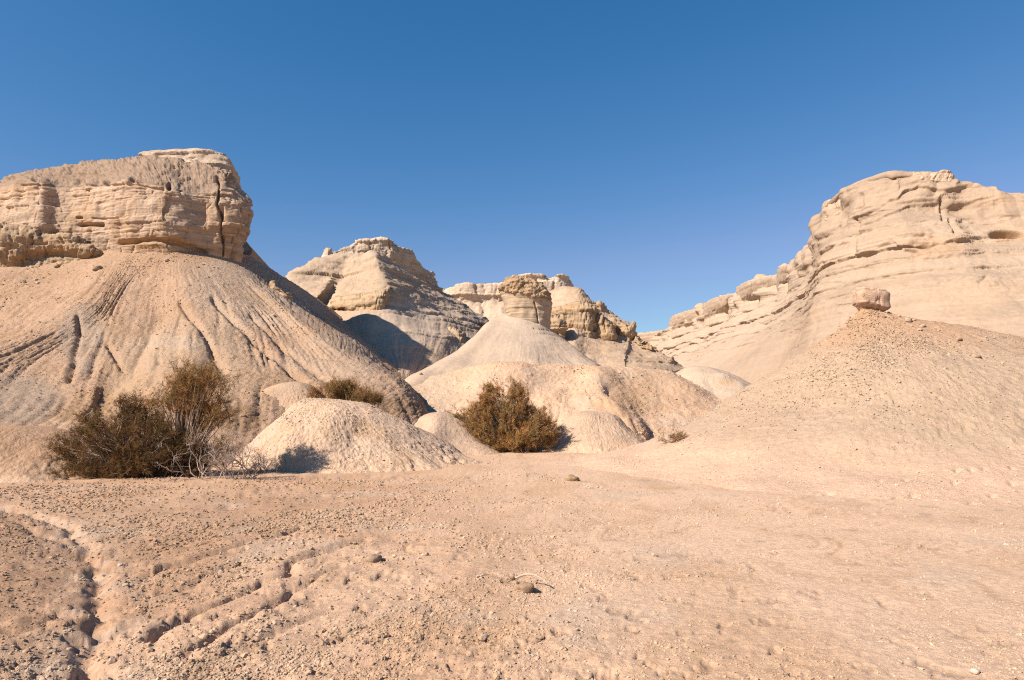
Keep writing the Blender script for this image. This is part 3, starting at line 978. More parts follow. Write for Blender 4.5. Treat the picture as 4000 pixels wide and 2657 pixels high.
ridge_slope()
RB = np.array((0.50, 0.375, 0.24))
ledge('rock_outcrop', [(2150, 1235, 1270, 60), (2200, 1215, 1285, 58.8), (2255, 1205, 1295, 58.2), (2300, 1210, 1300, 58.0), (2322, 1222, 1290, 58.6), (2335, 1240, 1280, 59.8)], 3.0, ridge, 200, 80, 63, 0.1, 0.35, 0.2, RB, OCHRE, rise=0.8, chunky=0.30, cfreq=0.7)
ledge('rock_outcrop', [(2140, 1262, 1285, 56.5), (2160, 1255, 1300, 55.8), (2185, 1258, 1308, 55.4), (2205, 1275, 1302, 55.8)], 1.6, ridge, 90, 50, 64, 0.1, 0.3, 0.2, RB, OCHRE, rise=0.4, chunky=0.4, cfreq=0.8)
ledge('rock_outcrop', [(2310, 1235, 1310, 59.5), (2350, 1240, 1322, 58.6), (2385, 1265, 1328, 58.6), (2405, 1285, 1320, 59.5)], 2.6, ridge, 120, 60, 65, 0.12, 0.4, 0.22, RB, OCHRE, rise=0.6, chunky=0.30, cfreq=0.7)
ledge('rock_outcrop', [(2375, 1215, 1250, 64.5), (2340, 1190, 1235, 64.0)][::-1] + [(2395, 1222, 1260, 64.8)], 2.0, ridge, 90, 50, 66, 0.15, 0.4, 0.22, RB * 1.08, OCHRE, rise=0.3, chunky=0.30, cfreq=0.7)
ledge('rock_outcrop', [(2390, 1262, 1310, 61.5), (2425, 1262, 1322, 60.4), (2455, 1268, 1330, 60.0), (2475, 1275, 1336, 60.2), (2484, 1300, 1334, 61.0)], 2.4, ridge, 140, 60, 67, 0.15, 0.5, 0.24, RB * 1.05, OCHRE, bulge=(-0.2, 0.2, 0.3, 0), rise=0.3, chunky=0.30, cfreq=0.7)
ledge('rock_outcrop', [(2480, 1318, 1345, 60.0), (2520, 1345, 1372, 59.0), (2548, 1352, 1375, 58.6), (2562, 1362, 1374, 59.0)], 1.8, ridge, 90, 40, 68, 0.12, 0.3, 0.2, RB, OCHRE, rise=0.2, chunky=0.35, cfreq=0.8)
ledge('rock_outcrop', [(2560, 1396, 1408, 58.2), (2590, 1394, 1420, 57.4), (2616, 1402, 1428, 57.2), (2624, 1410, 1426, 57.8)], 1.5, ridge, 80, 40, 69, 0.1, 0.3, 0.18, RB, OCHRE, rise=0.1, chunky=0.3, cfreq=0.9)

# ------------------------------------------------------------------ capped cone in the centre
cone = structure('capped_cone_hill', 'smooth cream cone topped by a round rock head with a rough dark cap', (1.0, 46, 0))
HX, HY = S(2062, 1250, 47.0)[:2]


def cone_slope():
    C = []
    ap = lambda x, y, d: S(x, y, d)
    ctr = (HX, HY, 8.6)
    C.append([ctr, S(1972, 1232, 47.0), S(1900, 1266, 45.6), S(1814, 1350, 43.2), S(1691, 1428, 40.5), S(1576, 1490, 38), S(1480, 1580, 36)])
    C.append([ctr, S(1985, 1238, 46.0), S(1935, 1300, 43.6), S(1870, 1385, 40.6), S(1780, 1470, 37.5), S(1690, 1560, 35), S(1650, 1640, 33)])
    C.append([ctr, S(2025, 1246, 45.5), S(2015, 1320, 42.8), S(2000, 1400, 39.8), S(1970, 1480, 37), S(1950, 1560, 34), S(1950, 1640, 32)])
    C.append([ctr, S(2060, 1256, 45.3), S(2085, 1330, 42.8), S(2100, 1400, 40.2), S(2110, 1470, 37.4), S(2110, 1560, 34), S(2110, 1640, 32)])
    C.append([ctr, S(2110, 1270, 45.5), S(2165, 1340, 43.6), S(2225, 1410, 41.4), S(2290, 1480, 38.8), S(2320, 1560, 36), S(2330, 1640, 34)])
    C.append([ctr, S(2146, 1288, 46.4), S(2224, 1342, 45.0), S(2300, 1406, 43.0), S(2370, 1450, 41.0), S(2450, 1520, 39), S(2500, 1600, 37)])
    C.append([ctr, S(2140, 1282, 48.5), S(2200, 1330, 50), S(2290, 1405, 50), S(2380, 1470, 49), S(2450, 1520, 48), S(2500, 1580, 47)])
    C.append([ctr, (HX + 0.6, HY + 2.0, 8.0), (HX + 1.5, HY + 4, 6.5), (HX + 2, HY + 7, 4.5), (HX + 3, HY + 10, 2.8), (HX + 3, HY + 12, 1.8), (HX + 3, HY + 14, 1)])
    C.append([ctr, (HX - 1.2, HY + 1.4, 8.2), (HX - 3, HY + 3, 6.6), (HX - 5, HY + 5, 4.2), (HX - 7, HY + 6, 2.6), (HX - 8, HY + 7, 1.6), (HX - 9, HY + 8, 1)])

    def disp(P, a, v, tu, tv):
        px, py, dep = proj(P)
        right = sstep(2040, 2110, px + (py - 1300) * -0.55)
        D = popcorn(P, 0.5, 0.018, 6.0, 3) * sstep(0.1, 0.3, v) + 0.15 * fbm(P, 0.3, 2, off=1) * sstep(0.1, 0.3, v)
        s2, k = strata(P, a, 71, 0.10, 0.35, 0.10, 0.3, 0.3)
        D = D + s2 * right * (1 - sstep(0.62, 0.75, v)) * sstep(0.1, 0.2, v)
        D = D + rills(P, a, v, 1.0, 0.026, 9.0, 0.9, (0.2, 0.6))
        return D

    def colour(P, a, v):
        c = basecol(P, CREAM * 0.95, PALE * 0.93, 0.2, 0.55, 4.0, 0.05)
        c = zones(P, c, [(2220, 1360, 130, 90, np.array((0.56, 0.44, 0.32)), 0.5), (1900, 1560, 420, 110, ORANGE, 0.6), (2050, 1240, 100, 40, PALE, 0.5)])
        return c

    return slope('slope', C, 320, 150, cone, M_CHALK, colour, disp, closed=True)


cone_slope()


def cone_head():
    def ring(scale_l, scale_r, py_l, py_r, dscale=1.0, n=18):
        xl, zl = S(scale_l, py_l, HY)[0], S(scale_l, py_l, HY)[2]
        xr, zr = S(scale_r, py_r, HY)[0], S(scale_r, py_r, HY)[2]
        cx, rx = (xl + xr) / 2, (xr - xl) / 2
        out = []
        for k in range(n):
            t = 2 * math.pi * k / n
            c, s = math.cos(t), math.sin(t)
            c2 = math.copysign(abs(c) ** 0.8, c)
            s2 = math.copysign(abs(s) ** 0.8, s)
            x = cx + rx * c2
            out.append((x, HY + 1.45 * dscale * s2, zl + (zr - zl) * (x - xl) / (xr - xl)))
        return out

    rows = [ring(1985, 2150, 1262, 1335), ring(1974, 2152, 1226, 1297), ring(1966, 2152, 1190, 1250), ring(1958, 2154, 1160, 1205), ring(1960, 2150, 1140, 1180)]
    C = [[r[k] for r in rows] + [(HX, HY, 9.9)] for k in range(18)]

    def disp(P, a, tv, st):
        s1, k = strata(P, a, 81, 0.06, 0.16, 0.035, 0.05, 0.6)
        return s1 + 0.10 * fbm(P, 0.8, 3, off=4, sz=0.6) + groove(P, [(2088, 1180), (2098, 1215), (2102, 1255), (2108, 1290)], 0.05, 0.16, 0.5)

    def colour(P, a, tv):
        c = basecol(P, np.array((0.58, 0.45, 0.31)), CREAM, 0.8, 0.5, 3.0)
        _, k = strata(P, a, 81, 0.06, 0.16, 0.035, 0.05, 0.6)
        return c * (0.92 + 0.12 * hash1(k, 2))[..., None]

    cliff('rock_head', C, 190, 100, cone, M_CLIFF, colour, disp)
    rows = [ring(1968, 2150, 1150, 1200, 0.93), ring(1950, 2156, 1138, 1186, 1.07), ring(1956, 2152, 1122, 1166, 1.04), ring(1972, 2140, 1098, 1140, 0.9), ring(1992, 2110, 1082, 1108, 0.6)]
    C = [[r[k] for r in rows] + [S(2030, 1078, HY)] for k in range(18)]

    def disp2(P, a, tv, st):
        s1, k = strata(P, a, 82, 0.05, 0.2, 0.10, 0.1, 1.0)
        return s1 * (1 - sstep(4, 4.8, tv)) + (0.16 * fbm(P, 1.6, 3, off=4) + popcorn(P, 0.35, 0.10, 3, 3)) * (1 - sstep(4.3, 5, tv))

    def colour2(P, a, tv):
        return basecol(P, np.array((0.45, 0.325, 0.20)), OCHRE * 0.9, 1.2, 0.6, 3.0, 0.2)

    cliff('rock_cap', C, 190, 70, cone, M_CLIFF, colour2, disp2)


cone_head()

# ------------------------------------------------------------------ orange apron in front of the capped cone
apron = structure('apron_hill', 'low orange hummocky hill spreading in front of the capped cone', (1, 33, 0))


def apron_slope():
    C = []
    def col4(top, *p):
        t = np.array(top)
        return [(t[0] * 1.08, t[1] + 4.0, t[2] - 0.9), top] + list(p)
    C.append(col4(S(1400, 1570, 35), S(1440, 1610, 33), S(1500, 1650, 31), S(1540, 1680, 29.5), S(1560, 1740, 28)))
    C.append(col4(S(1585, 1495, 37), S(1630, 1555, 34.2), S(1660, 1620, 31.6), S(1690, 1690, 29.4), S(1700, 1770, 27.5)))
    C.append(col4(S(1770, 1455, 37.5), S(1775, 1530, 34.6), S(1780, 1610, 31.6), S(1790, 1690, 29.2), S(1800, 1780, 27)))
    C.append(col4(S(1945, 1412, 37.8), S(1925, 1490, 35.0), S(1910, 1580, 32.0), S(1905, 1680, 29.2), S(1910, 1790, 26.8)))
    C.append(col4(S(2060, 1408, 37.6), S(2060, 1490, 35.0), S(2060, 1580, 32.2), S(2060, 1680, 29.4), S(2060, 1790, 26.8)))
    C.append(col4(S(2257, 1432, 38.0), S(2230, 1490, 36.0), S(2215, 1560, 33.2), S(2200, 1660, 30.2), S(2200, 1780, 27.0)))
    C.append(col4(S(2310, 1436, 38.2), S(2360, 1520, 34.6), S(2440, 1600, 31.4), S(2500, 1680, 29.4), S(2535, 1775, 27.2)))
    C.append(col4(S(2400, 1442, 39.2), S(2440, 1515, 36.8), S(2500, 1600, 34.0), S(2545, 1690, 31.6), S(2560, 1770, 28.6)))
    C.append(col4(S(2500, 1446, 40), S(2540, 1520, 37.4), S(2590, 1600, 34.6), S(2620, 1680, 32.2), S(2620, 1770, 29.0)))
    C.append(col4(S(2610, 1442, 41), S(2680, 1530, 38), S(2740, 1600, 35.2), S(2750, 1660, 32.6), S(2740, 1770, 29.5)))
    C.append(col4(S(2740, 1520, 42), S(2820, 1570, 39), S(2880, 1610, 36.2), S(2900, 1670, 33.6), S(2880, 1780, 30)))

    def disp(P, a, v, tu, tv):
        D = popcorn(P, 0.45, 0.055, 8.0, 4) + 0.30 * fbm(P, 0.3, 2, off=10)
        D = D + rills(P, a, v, 1.6, 0.06, 4.0, 0.8, (0.25, 0.6))
        D = D + groove(P, [(2380, 1530), (2460, 1600), (2520, 1690), (2545, 1750)], 0.25, 0.25, 0.3)
        return D * sstep(0.0, 0.2, v)

    def colour(P, a, v):
        c = basecol(P, np.array((0.74, 0.52, 0.345)), np.array((0.69, 0.46, 0.285)), 0.3, 0.7, 6.0, 0.08)
        c = mixc(c, CREAM, 0.5 * sstep(0.1, 0.5, fbm(P, 0.5, 3, off=3)))
        c = zones(P, c, [(1690, 1520, 160, 90, CREAM, 0.6), (2560, 1540, 230, 110, ORANGE * 1.05, 0.5), (2420, 1580, 130, 60, OCHRE * 1.05, 0.5), (2660, 1650, 120, 60, PINK, 0.5)])
        return c

    return slope('slope', C, 350, 165, apron, M_MOUND, colour, disp)


apron_slope()

# ------------------------------------------------------------------ rounded mounds
def mound(name, label, cx, cy, ztop, cols, nu, nv, base, second, rill=(0.7, 0.07), pop=(0.2, 0.025), prof=DOME, zs=(), off=0.0, zfoot=-0.3, extra=None, bump_hump=0.22):
    o = structure(name, label, (cx, cy, 0))
    C = radial(cx, cy, ztop, cols, prof, zfoot)

    def disp(P, a, v, tu, tv):
        r = sstep(0.1, 0.35, v)
        D = rills(P, a, v, rill[0], rill[1], off, 1.3, (0.25, 0.7)) * (0.35 + 0.9 * sstep(-0.3, 0.3, noise3(P[..., 0] * 0.45, P[..., 1] * 0.45, off + 3.3))) + popcorn(P, pop[0], pop[1], off, 3) * r + bump_hump * fbm(P, 0.5, 2, off=off) * r
        if extra is not None:
            D = D + extra(P)
        return D

    def colour(P, a, v):
        c = zones(P, basecol(P, base, second, 0.5, 0.5, off, 0.10), zs)
        c = mixc(c, OCHRE * 1.2, 0.5 * sstep(0.25, 0.7, fbm(P, 0.8, 3, off=off + 40)))
        low = 1 - sstep(0.0, 0.55, P[..., 2] - max(zfoot, 0.0) + 0.2 * fbm(P, 1.2, 2, off=off))
        return mixc(c, np.array((0.77, 0.555, 0.37)), 0.9 * low) if zfoot < 0 else c

    slope('slope', C, nu, nv, o, M_MOUND, colour, disp, closed=True)
    return o


t = S(1225, 1556, 21.6)
mound_front = mound('mound_hill', 'pale grooved mound between the big dark bush and the round shrub', t[0], t[1], t[2],
      [(-150, 2.9), (-120, 3.0), (-90, 3.3), (-60, 3.9), (-30, 5.0), (0, 5.8), (25, 5.6), (60, 4.2), (100, 3.6), (140, 3.0), (170, 2.6), (190, 2.55)], 400, 140,
      np.array((0.72, 0.535, 0.375)), np.array((0.66, 0.485, 0.335)), rill=(0.8, 0.058), pop=(0.17, 0.036), off=2.0, zs=[(1010, 1690, 90, 90, PALE, 0.5)])
t = S(1155, 1490, 26.7)
mound('mound_hill', 'small pale hummock at the foot of the butte, just behind the grooved mound', t[0], t[1], t[2],
      [(-175, 3.4), (-150, 4.0), (-120, 4.2), (-90, 4.0), (-50, 3.6), (-15, 3.0), (20, 2.8), (90, 3.0), (150, 3.0)], 200, 90, np.array((0.60, 0.435, 0.295)), ORANGE, rill=(0.7, 0.03), pop=(0.2, 0.028), off=5.0, prof=LOW)
t = S(2300, 1604, 29.6)
mound('mound_hill', 'small pale dome at the foot of the orange hill, right of the round shrub', t[0], t[1], t[2],
      [(-165, 2.9), (-130, 3.1), (-90, 3.4), (-50, 3.6), (-20, 3.4), (10, 3.2), (60, 3.0), (120, 2.9), (165, 2.8)], 260, 100, np.array((0.64, 0.48, 0.34)), np.array((0.60, 0.445, 0.31)), rill=(0.55, 0.014), pop=(0.16, 0.030), off=7.0, prof=LOW)
t = S(1722, 1608, 27.5)
mound('mound_hill', 'little pale mound peeping out left of the round shrub', t[0], t[1], t[2],
      [(-165, 3.2), (-120, 3.0), (-90, 3.2), (-40, 2.6), (0, 2.4), (60, 2.6), (120, 3.0)], 160, 70, np.array((0.64, 0.48, 0.34)), np.array((0.60, 0.445, 0.31)), rill=(0.6, 0.022), pop=(0.2, 0.022), off=8.0, prof=LOW)
t = S(2715, 1430, 46)
mound('mound_hill', 'pale rounded mound between the orange hill and the high right wall', t[0], t[1], t[2],
      [(-170, 5.0), (-130, 5.8), (-95, 7.0), (-60, 8.0), (-30, 8.2), (0, 7.4), (50, 6), (110, 5.4), (150, 5.0)], 240, 110, CREAM, PALE, rill=(1.1, 0.03), pop=(0.35, 0.035), off=9.0, zfoot=0.2, prof=LOW)
t = S(60, 1662, 18.5)
mound('mound_hill', 'low brown mound at the left edge behind the big dark bush', t[0], t[1], t[2],
      [(-170, 4.2), (-120, 3.4), (-90, 3.2), (-50, 3.6), (-15, 4.0), (20, 4.0), (80, 3.4), (140, 4.0)], 260, 100, np.array((0.53, 0.35, 0.22)), np.array((0.50, 0.32, 0.19)), rill=(0.6, 0.02), pop=(0.2, 0.03), off=10.0, prof=LOW)

# ------------------------------------------------------------------ sandy cone in the right foreground
EX, EY, EZ = S(3400, 1221, 22.0)
sandy = structure('sandy_cone_hill', 'broad pink sandy cone in the right foreground carrying a perched boulder', (EX, EY, 0))


def sandy_slope():
    prof = [(0.0, 0.0), (0.35, 0.03), (0.9, 0.46), (1.9, 1.08), (3.7, 2.2), (5.1, 3.06), (6.2, 3.68), (7.8, 4.36), (9.9, 4.80), (12.2, 5.05), (14, 5.3)]
    cols = [(180, 0.98), (197, 1.0), (215, 1.0), (240, 1.03), (270, 1.10), (295, 1.22), (318, 1.5), (338, 2.1), (352, 2.7), (8, 3.0), (22, 2.5), (45, 1.7), (75, 1.2), (110, 1.0), (150, 0.95)]
    C = []
    for az, R in cols:
        ca, sa = math.cos(math.radians(az)), math.sin(math.radians(az))
        C.append([(EX + ca * r * (0.8 + 0.2 * R if r < 0.5 else R), EY + sa * r * (0.8 + 0.2 * R if r < 0.5 else R), EZ - dz) for r, dz in prof])
    dents = [(2000, 760), (2080, 760), (2150, 750), (2300, 740), (1985, 820), (1580, 825), (1720, 810), (1760, 895), (1675, 915), (1300, 895), (1260, 915), (1130, 930), (2190, 890), (1970, 960), (2300, 825), (2080, 945)]

    def disp(P, a, v, tu, tv):
        px, py, dep = proj(P)
        upper = 1 - sstep(1560, 1900, py + 60 * fbm(P, 0.3, 2, off=3))
        on = sstep(0.03, 0.12, v)
        D = (popcorn(P, 0.32, 0.044, 4.0, 4) * (0.35 + 0.65 * upper) + 0.010 * fbm(P, 5.0, 2, off=2)) * on
        # scaly crust: thin plates with a shaded lower lip
        w = fbm(P, 1.1, 2, off=7)
        sc = (EZ - P[..., 2]) * 4.2 + 1.6 * w + 0.9 * noise3(P[..., 0] * 5, P[..., 1] * 5, 3.3)
        saw = sc - np.floor(sc)
        patch = sstep(-0.05, 0.5, noise3(P[..., 0] * 1.4, P[..., 1] * 1.4, 6.1) + 0.3 * w)
        D = D + 0.032 * (saw - 0.5) * patch * (0.15 + 0.85 * upper) * on
        D = D + 0.12 * fbm(P, 0.45, 2, off=12) * on
        for zx, zy in dents:
            x0, y0 = 2300 + zx / 1.3888, 1300 + zy / 1.3888
            D = D + blob(P, x0, y0, 13, 6, 0.10)
        return D

    def colour(P, a, v):
        c = basecol(P, np.array((0.55, 0.413, 0.287)), np.array((0.565, 0.427, 0.298)), 0.35, 0.5, 2.0, 0.06)
        px, py, dep = proj(P)
        topm = 1 - sstep(1270, 1420, py + 40 * fbm(P, 0.6, 2, off=5))
        c = mixc(c, np.array((0.54, 0.36, 0.225)), 0.85 * topm)
        c = mixc(c, CREAM, 0.4 * sstep(0.2, 0.6, fbm(P, 0.5, 3, off=15)))
        c = mixc(c, BROWN * 1.3, 0.12 * sstep(0.1, 0.5, fbm(P, 0.9, 2, off=25)))
        c = mixc(c, np.array((0.76, 0.54, 0.375)), 1 - sstep(0.1, 1.1, P[..., 2] + 0.25 * fbm(P, 0.5, 2, off=31)))
        return c

    slope('slope', C, 560, 250, sandy, M_MOUND, colour, disp, closed=True)


sandy_slope()

# the little neck of orange earth under the boulder
def neck():
    cx, cy = S(3398, 1210, 22.0)[:2]
    zt, zb = S(3398, 1192, 22.0)[2], EZ - 0.25
    C = []
    for k in range(12):
        t = 2 * math.pi * k / 12
        C.append([(cx + math.cos(t) * r * 1.1, cy + math.sin(t) * r * 0.9, zb + (zt - zb) * h) for r, h in ((0.62, 0.0), (0.42, 0.35), (0.33, 0.6), (0.36, 0.9), (0.2, 1.0), (0.01, 1.0))])
    cliff('neck', C, 70, 30, sandy, M_MOUND, lambda P, a, tv: basecol(P, OCHRE, ORANGE, 3, 0.5), lambda P, a, tv, st: 0.05 * fbm(P, 3.5, 3, off=2) + 0.03 * fbm(P, 9, 2))


neck()

# ------------------------------------------------------------------ high canyon wall on the right
wall = structure('canyon_wall_hill', 'high pale bedded canyon wall that climbs to a cliffed summit at the right', (34, 70, 0))


def wall_slope():
    crest = [(4900, 820, 50), (4500, 790, 53), (4150, 775, 56), (4000, 757, 58), (3860, 728, 60), (3735, 712, 61), (3660, 674, 61), (3560, 670, 61.5), (3490, 668, 62), (3430, 684, 63.5), (3345, 716, 66), (3262, 766, 69),
             (3214, 815, 72), (3196, 890, 79), (3185, 950, 85), (3110, 1016, 96), (3037, 1078, 107), (2900, 1125, 119), (2860, 1170, 124), (2740, 1212, 141), (2625, 1268, 160), (2530, 1312, 189), (2400, 1345, 200)]
    foot = [(50, 10), (44, 14), (38, 20), (34, 24), (32, 28), (30, 31), (28.5, 34), (27, 37), (26, 39), (25, 41), (23.5, 44), (22.5, 47), (21.5, 52), (21, 58), (20.5, 64), (20, 72), (19.5, 84), (20, 98), (21, 108), (22, 124), (24, 142), (26, 165), (24, 180)]
    C = []
    for i, (cr, ft) in enumerate(zip(crest, foot)):
        c = np.array(S(*cr))
        zf = -0.5 if ft[1] < 60 else 0.02 * (ft[1] - 60)
        f = np.array((ft[0], ft[1], zf))
        bk = c + (c - f) * np.array((0.35, 0.35, 0)) + np.array((0, 0, 0.0))
        lerp = lambda s, h: tuple(np.array((c[0] + (f[0] - c[0]) * s, c[1] + (f[1] - c[1]) * s, c[2] + (f[2] - c[2]) * h)))
        C.append([tuple(bk + np.array((0, 0, -2.0))), tuple(c), lerp(0.06, 0.16), lerp(0.22, 0.36), lerp(0.42, 0.54), lerp(0.66, 0.74), lerp(0.85, 0.9), tuple(f)])

    def T3(pts):
        return [(3000 + x / 2.361, 650 + y / 2.361) for x, y in pts]

    lines = [
        (T3([(830, 490), (960, 450), (1055, 385), (1110, 310), (1170, 290), (1230, 235), (1280, 200), (1400, 170), (1560, 200), (1680, 205), (1900, 160)]), 0.16, 0.60),
        (T3([(500, 800), (620, 745), (780, 690), (850, 610), (980, 570), (1010, 540)]), 0.13, 0.42),
        (T3([(860, 850), (950, 800), (1050, 750), (1120, 715), (1190, 690)]), 0.20, 0.60),
        (T3([(1190, 650), (1280, 640), (1450, 640), (1640, 670), (1740, 680), (1900, 665), (2060, 640)]), 0.13, 0.50),
        (T3([(1180, 690), (1230, 750), (1270, 770), (1390, 790)]), 0.22, 0.70),
        (T3([(870, 270), (920, 370), (900, 430)]), 0.15, 0.40),
        (T3([(1620, 290), (1650, 380), (1630, 470)]), 0.16, 0.55), (T3([(1700, 490), (1725, 600)]), 0.16, 0.45),
        (T3([(1640, 350), (1800, 345), (2000, 300), (2200, 250)]), 0.10, 0.32),
        (T3([(1700, 495), (1900, 480), (2100, 470), (2361, 440)]), 0.10, 0.32),
        (T3([(1500, 575), (1640, 570), (1800, 560), (2040, 530), (2300, 470)]), 0.10, 0.26),
        (T3([(1330, 345), (1480, 330), (1600, 320)]), 0.10, 0.30), (T3([(1100, 470), (1200, 400), (1330, 340)]), 0.10, 0.32),
        (T3([(900, 545), (1000, 520), (1120, 440), (1220, 400)]), 0.12, 0.36),
        (T3([(1290, 910), (1450, 905), (1620, 915), (1800, 920)]), 0.10, 0.22), (T3([(1350, 810), (1600, 825), (1840, 835)]), 0.10, 0.25),
        (T3([(500, 1080), (740, 1065), (980, 1035), (1250, 1010)]), 0.10, 0.22), (T3([(1200, 1080), (1500, 1075), (1750, 1090), (1940, 1100), (2140, 1100)]), 0.10, 0.20),
        (T3([(580, 975), (780, 930), (980, 925)]), 0.09, 0.2), (T3([(300, 1035), (440, 920), (620, 880)]), 0.16, 0.3),
        (T3([(500, 680), (560, 640), (640, 570)]), 0.2, 0.5), (T3([(1150, 1225), (1330, 1225)]), 0.08, 0.16), (T3([(1950, 1080), (2010, 1030)]), 0.12, 0.25),
        (T3([(2100, 1060), (2361, 1060)]), 0.08, 0.16), (T3([(840, 500), (850, 570), (830, 700), (840, 830)]), 0.12, 0.3),
    ]

    def disp(P, a, v, tu, tv):
        px, py, dep = proj(P)
        rr = np.broadcast_to(tv[None, :], P.shape[:2])
        up = sstep(0.9, 1.15, rr) * (1 - sstep(3.2, 4.6, rr))
        crown = sstep(0.9, 1.05, rr) * (1 - sstep(1.8, 2.4, rr))
        far = sstep(60, 130, dep)
        sc = 1 + 1.3 * far
        s1, k = strata(P, a, 91, 0.25, 1.1, 0.22, 0.5, 0.16, 0.16)
        s2, k = strata(P, a, 92, 0.14, 0.42, 0.19, 0.15, 0.30, 0.10)
        D = (s1 * sc + s2) * up + (s1 * 0.22 + s2 * 0.35) * (1 - up) * sstep(0.9, 1.15, rr)
        D = D + crown * (0.9 * sc * fbm(P, 0.22, 3, off=3) - 0.6 * sc * (1 - np.minimum(1, 3.5 * np.abs(noise3(a * 0.16, P[..., 2] * 0.05, 4.4)))))
        D = D + popcorn(P, 0.7, 0.06, 3.0, 3) + 0.5 * fbm(P, 0.11, 2, off=8)
        D = D + rills(P, a, v, 2.2, 0.10, 3.0, 0.6, (0.45, 0.8))
        wob = noise3(P[..., 0] * 0.8, P[..., 1] * 0.8, P[..., 2] * 0.8) + 0.4 * noise3(P[..., 0] * 2.2, P[..., 1] * 2.2, P[..., 2] * 2.2)
        for pl, w, dp in lines:
            xs = [q[0] for q in pl]
            yl = np.interp(px, *zip(*sorted(pl))) if abs(xs[-1] - xs[0]) > 60 else None
            if yl is None:
                m = polydist(px + wob * 6, py, pl) * dep / F_PX
                D = D - 0.8 * dp * np.exp(-(m / (w * 1.4)) ** 2)
            else:
                t = (py + wob * 5 - yl) * dep / F_PX             # metres below the ledge's lip
                ends = sstep(min(xs) - 18, min(xs) + 18, px) * (1 - sstep(max(xs) - 18, max(xs) + 18, px))
                cut = sstep(-0.05, 0.20, t) * np.exp(-np.maximum(t, 0) / (w * 4.5)) - 0.35 * np.exp(-((t + 0.12) / 0.16) ** 2)
                D = D - 0.75 * dp * cut * ends * (0.7 + 0.45 * wob)
        D = D + blob(P, 3935, 915, 62, 15, 1.5) + blob(P, 3590, 960, 45, 14, 0.7)
        return D

    def colour(P, a, v):
        c = basecol(P, np.array((0.485, 0.372, 0.265)), np.array((0.51, 0.396, 0.284)), 0.12, 0.6, 3.0, 0.06)
        _, k = strata(P, a, 92, 0.14, 0.42, 0.24, 0.15, 0.30)
        _, k1 = strata(P, a, 91, 0.25, 1.1, 0.34, 0.5, 0.16)
        c *= ((0.93 + 0.10 * hash1(k, 2)) * (0.93 + 0.10 * hash1(k1, 4)))[..., None]
        c = mixc(c, ORANGE, 0.30 * sstep(0.15, 0.6, fbm(P, 0.15, 3, off=13, sz=2.5)))
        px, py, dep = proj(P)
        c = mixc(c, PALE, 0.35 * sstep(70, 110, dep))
        c = zones(P, c, [(3650, 965, 120, 40, OCHRE, 0.35), (3935, 925, 80, 22, OCHRE, 0.6)])
        return c

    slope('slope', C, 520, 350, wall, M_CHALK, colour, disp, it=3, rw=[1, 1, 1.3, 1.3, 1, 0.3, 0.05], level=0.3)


wall_slope()
CR = [(3190, 800, 860, 72), (3205, 790, 850, 71.5), (3226, 781, 840, 71), (3250, 772, 830, 70.5)]
ledge('rock_outcrop', [(3188, 905, 945, 79.5), (3192, 866, 940, 78), (3205, 838, 900, 76), (3210, 804, 880, 73.5), (3228, 782, 860, 71.5), (3262, 766, 840, 70.0), (3285, 758, 820, 69)], 3.0, wall, 140, 80, 95, 0.15, 0.5, 0.30, np.array((0.60, 0.475, 0.345)), np.array((0.53, 0.40, 0.28)), chunky=0.25, cfreq=0.9, along=0.3, rise=0.0)
ledge('rock_outcrop', [(3560, 672, 700, 62), (3600, 672, 712, 61.2), (3660, 672, 722, 60.6), (3700, 670, 726, 60.4), (3724, 682, 726, 60.4), (3737, 712, 730, 61)], 4.0, wall, 200, 80, 96, 0.08, 0.3, 0.16, np.array((0.58, 0.455, 0.33)), np.array((0.53, 0.40, 0.28)), chunky=0.18, cfreq=1.1, rise=0.0)
RIM = [(2480, 1306), (2529, 1299), (2570, 1291), (2612, 1286), (2614, 1262), (2627, 1236), (2680, 1215), (2733, 1199), (2751, 1184), (2786, 1166), (2830, 1152), (2872, 1147), (2877, 1126), (2907, 1103), (2945, 1092), (2990, 1080),
       (3032, 1071), (3038, 1051), (3053, 1038), (3091, 1026), (3119, 990), (3150, 970), (3173, 957), (3190, 930), (3196, 905)]
ledge('rim_cliff', [(px, py, py + 55 + 0.08 * max(px - 2600, 0), 21.05 * F_PX / (1601 - py)) for px, py in RIM], 7, wall, 380, 60, 97, 0.25, 0.7, 0.20, np.array((0.56, 0.44, 0.32)), np.array((0.52, 0.405, 0.29)), M_CHALK,
      bulge=(-2.6, -1.0, -0.2, 0.0), rise=0.0, chunky=0.16, cfreq=0.9, along=0.10, drop=2.5)


# ================================================================== things
def thing(name, label, cat, loc, group=None, mesh=None):
    o = bpy.data.objects.new(name, mesh)
    o.location = loc
    o['label'] = label
    o['category'] = cat
    if group:
        o['group'] = group
    COL.objects.link(o)
    return o


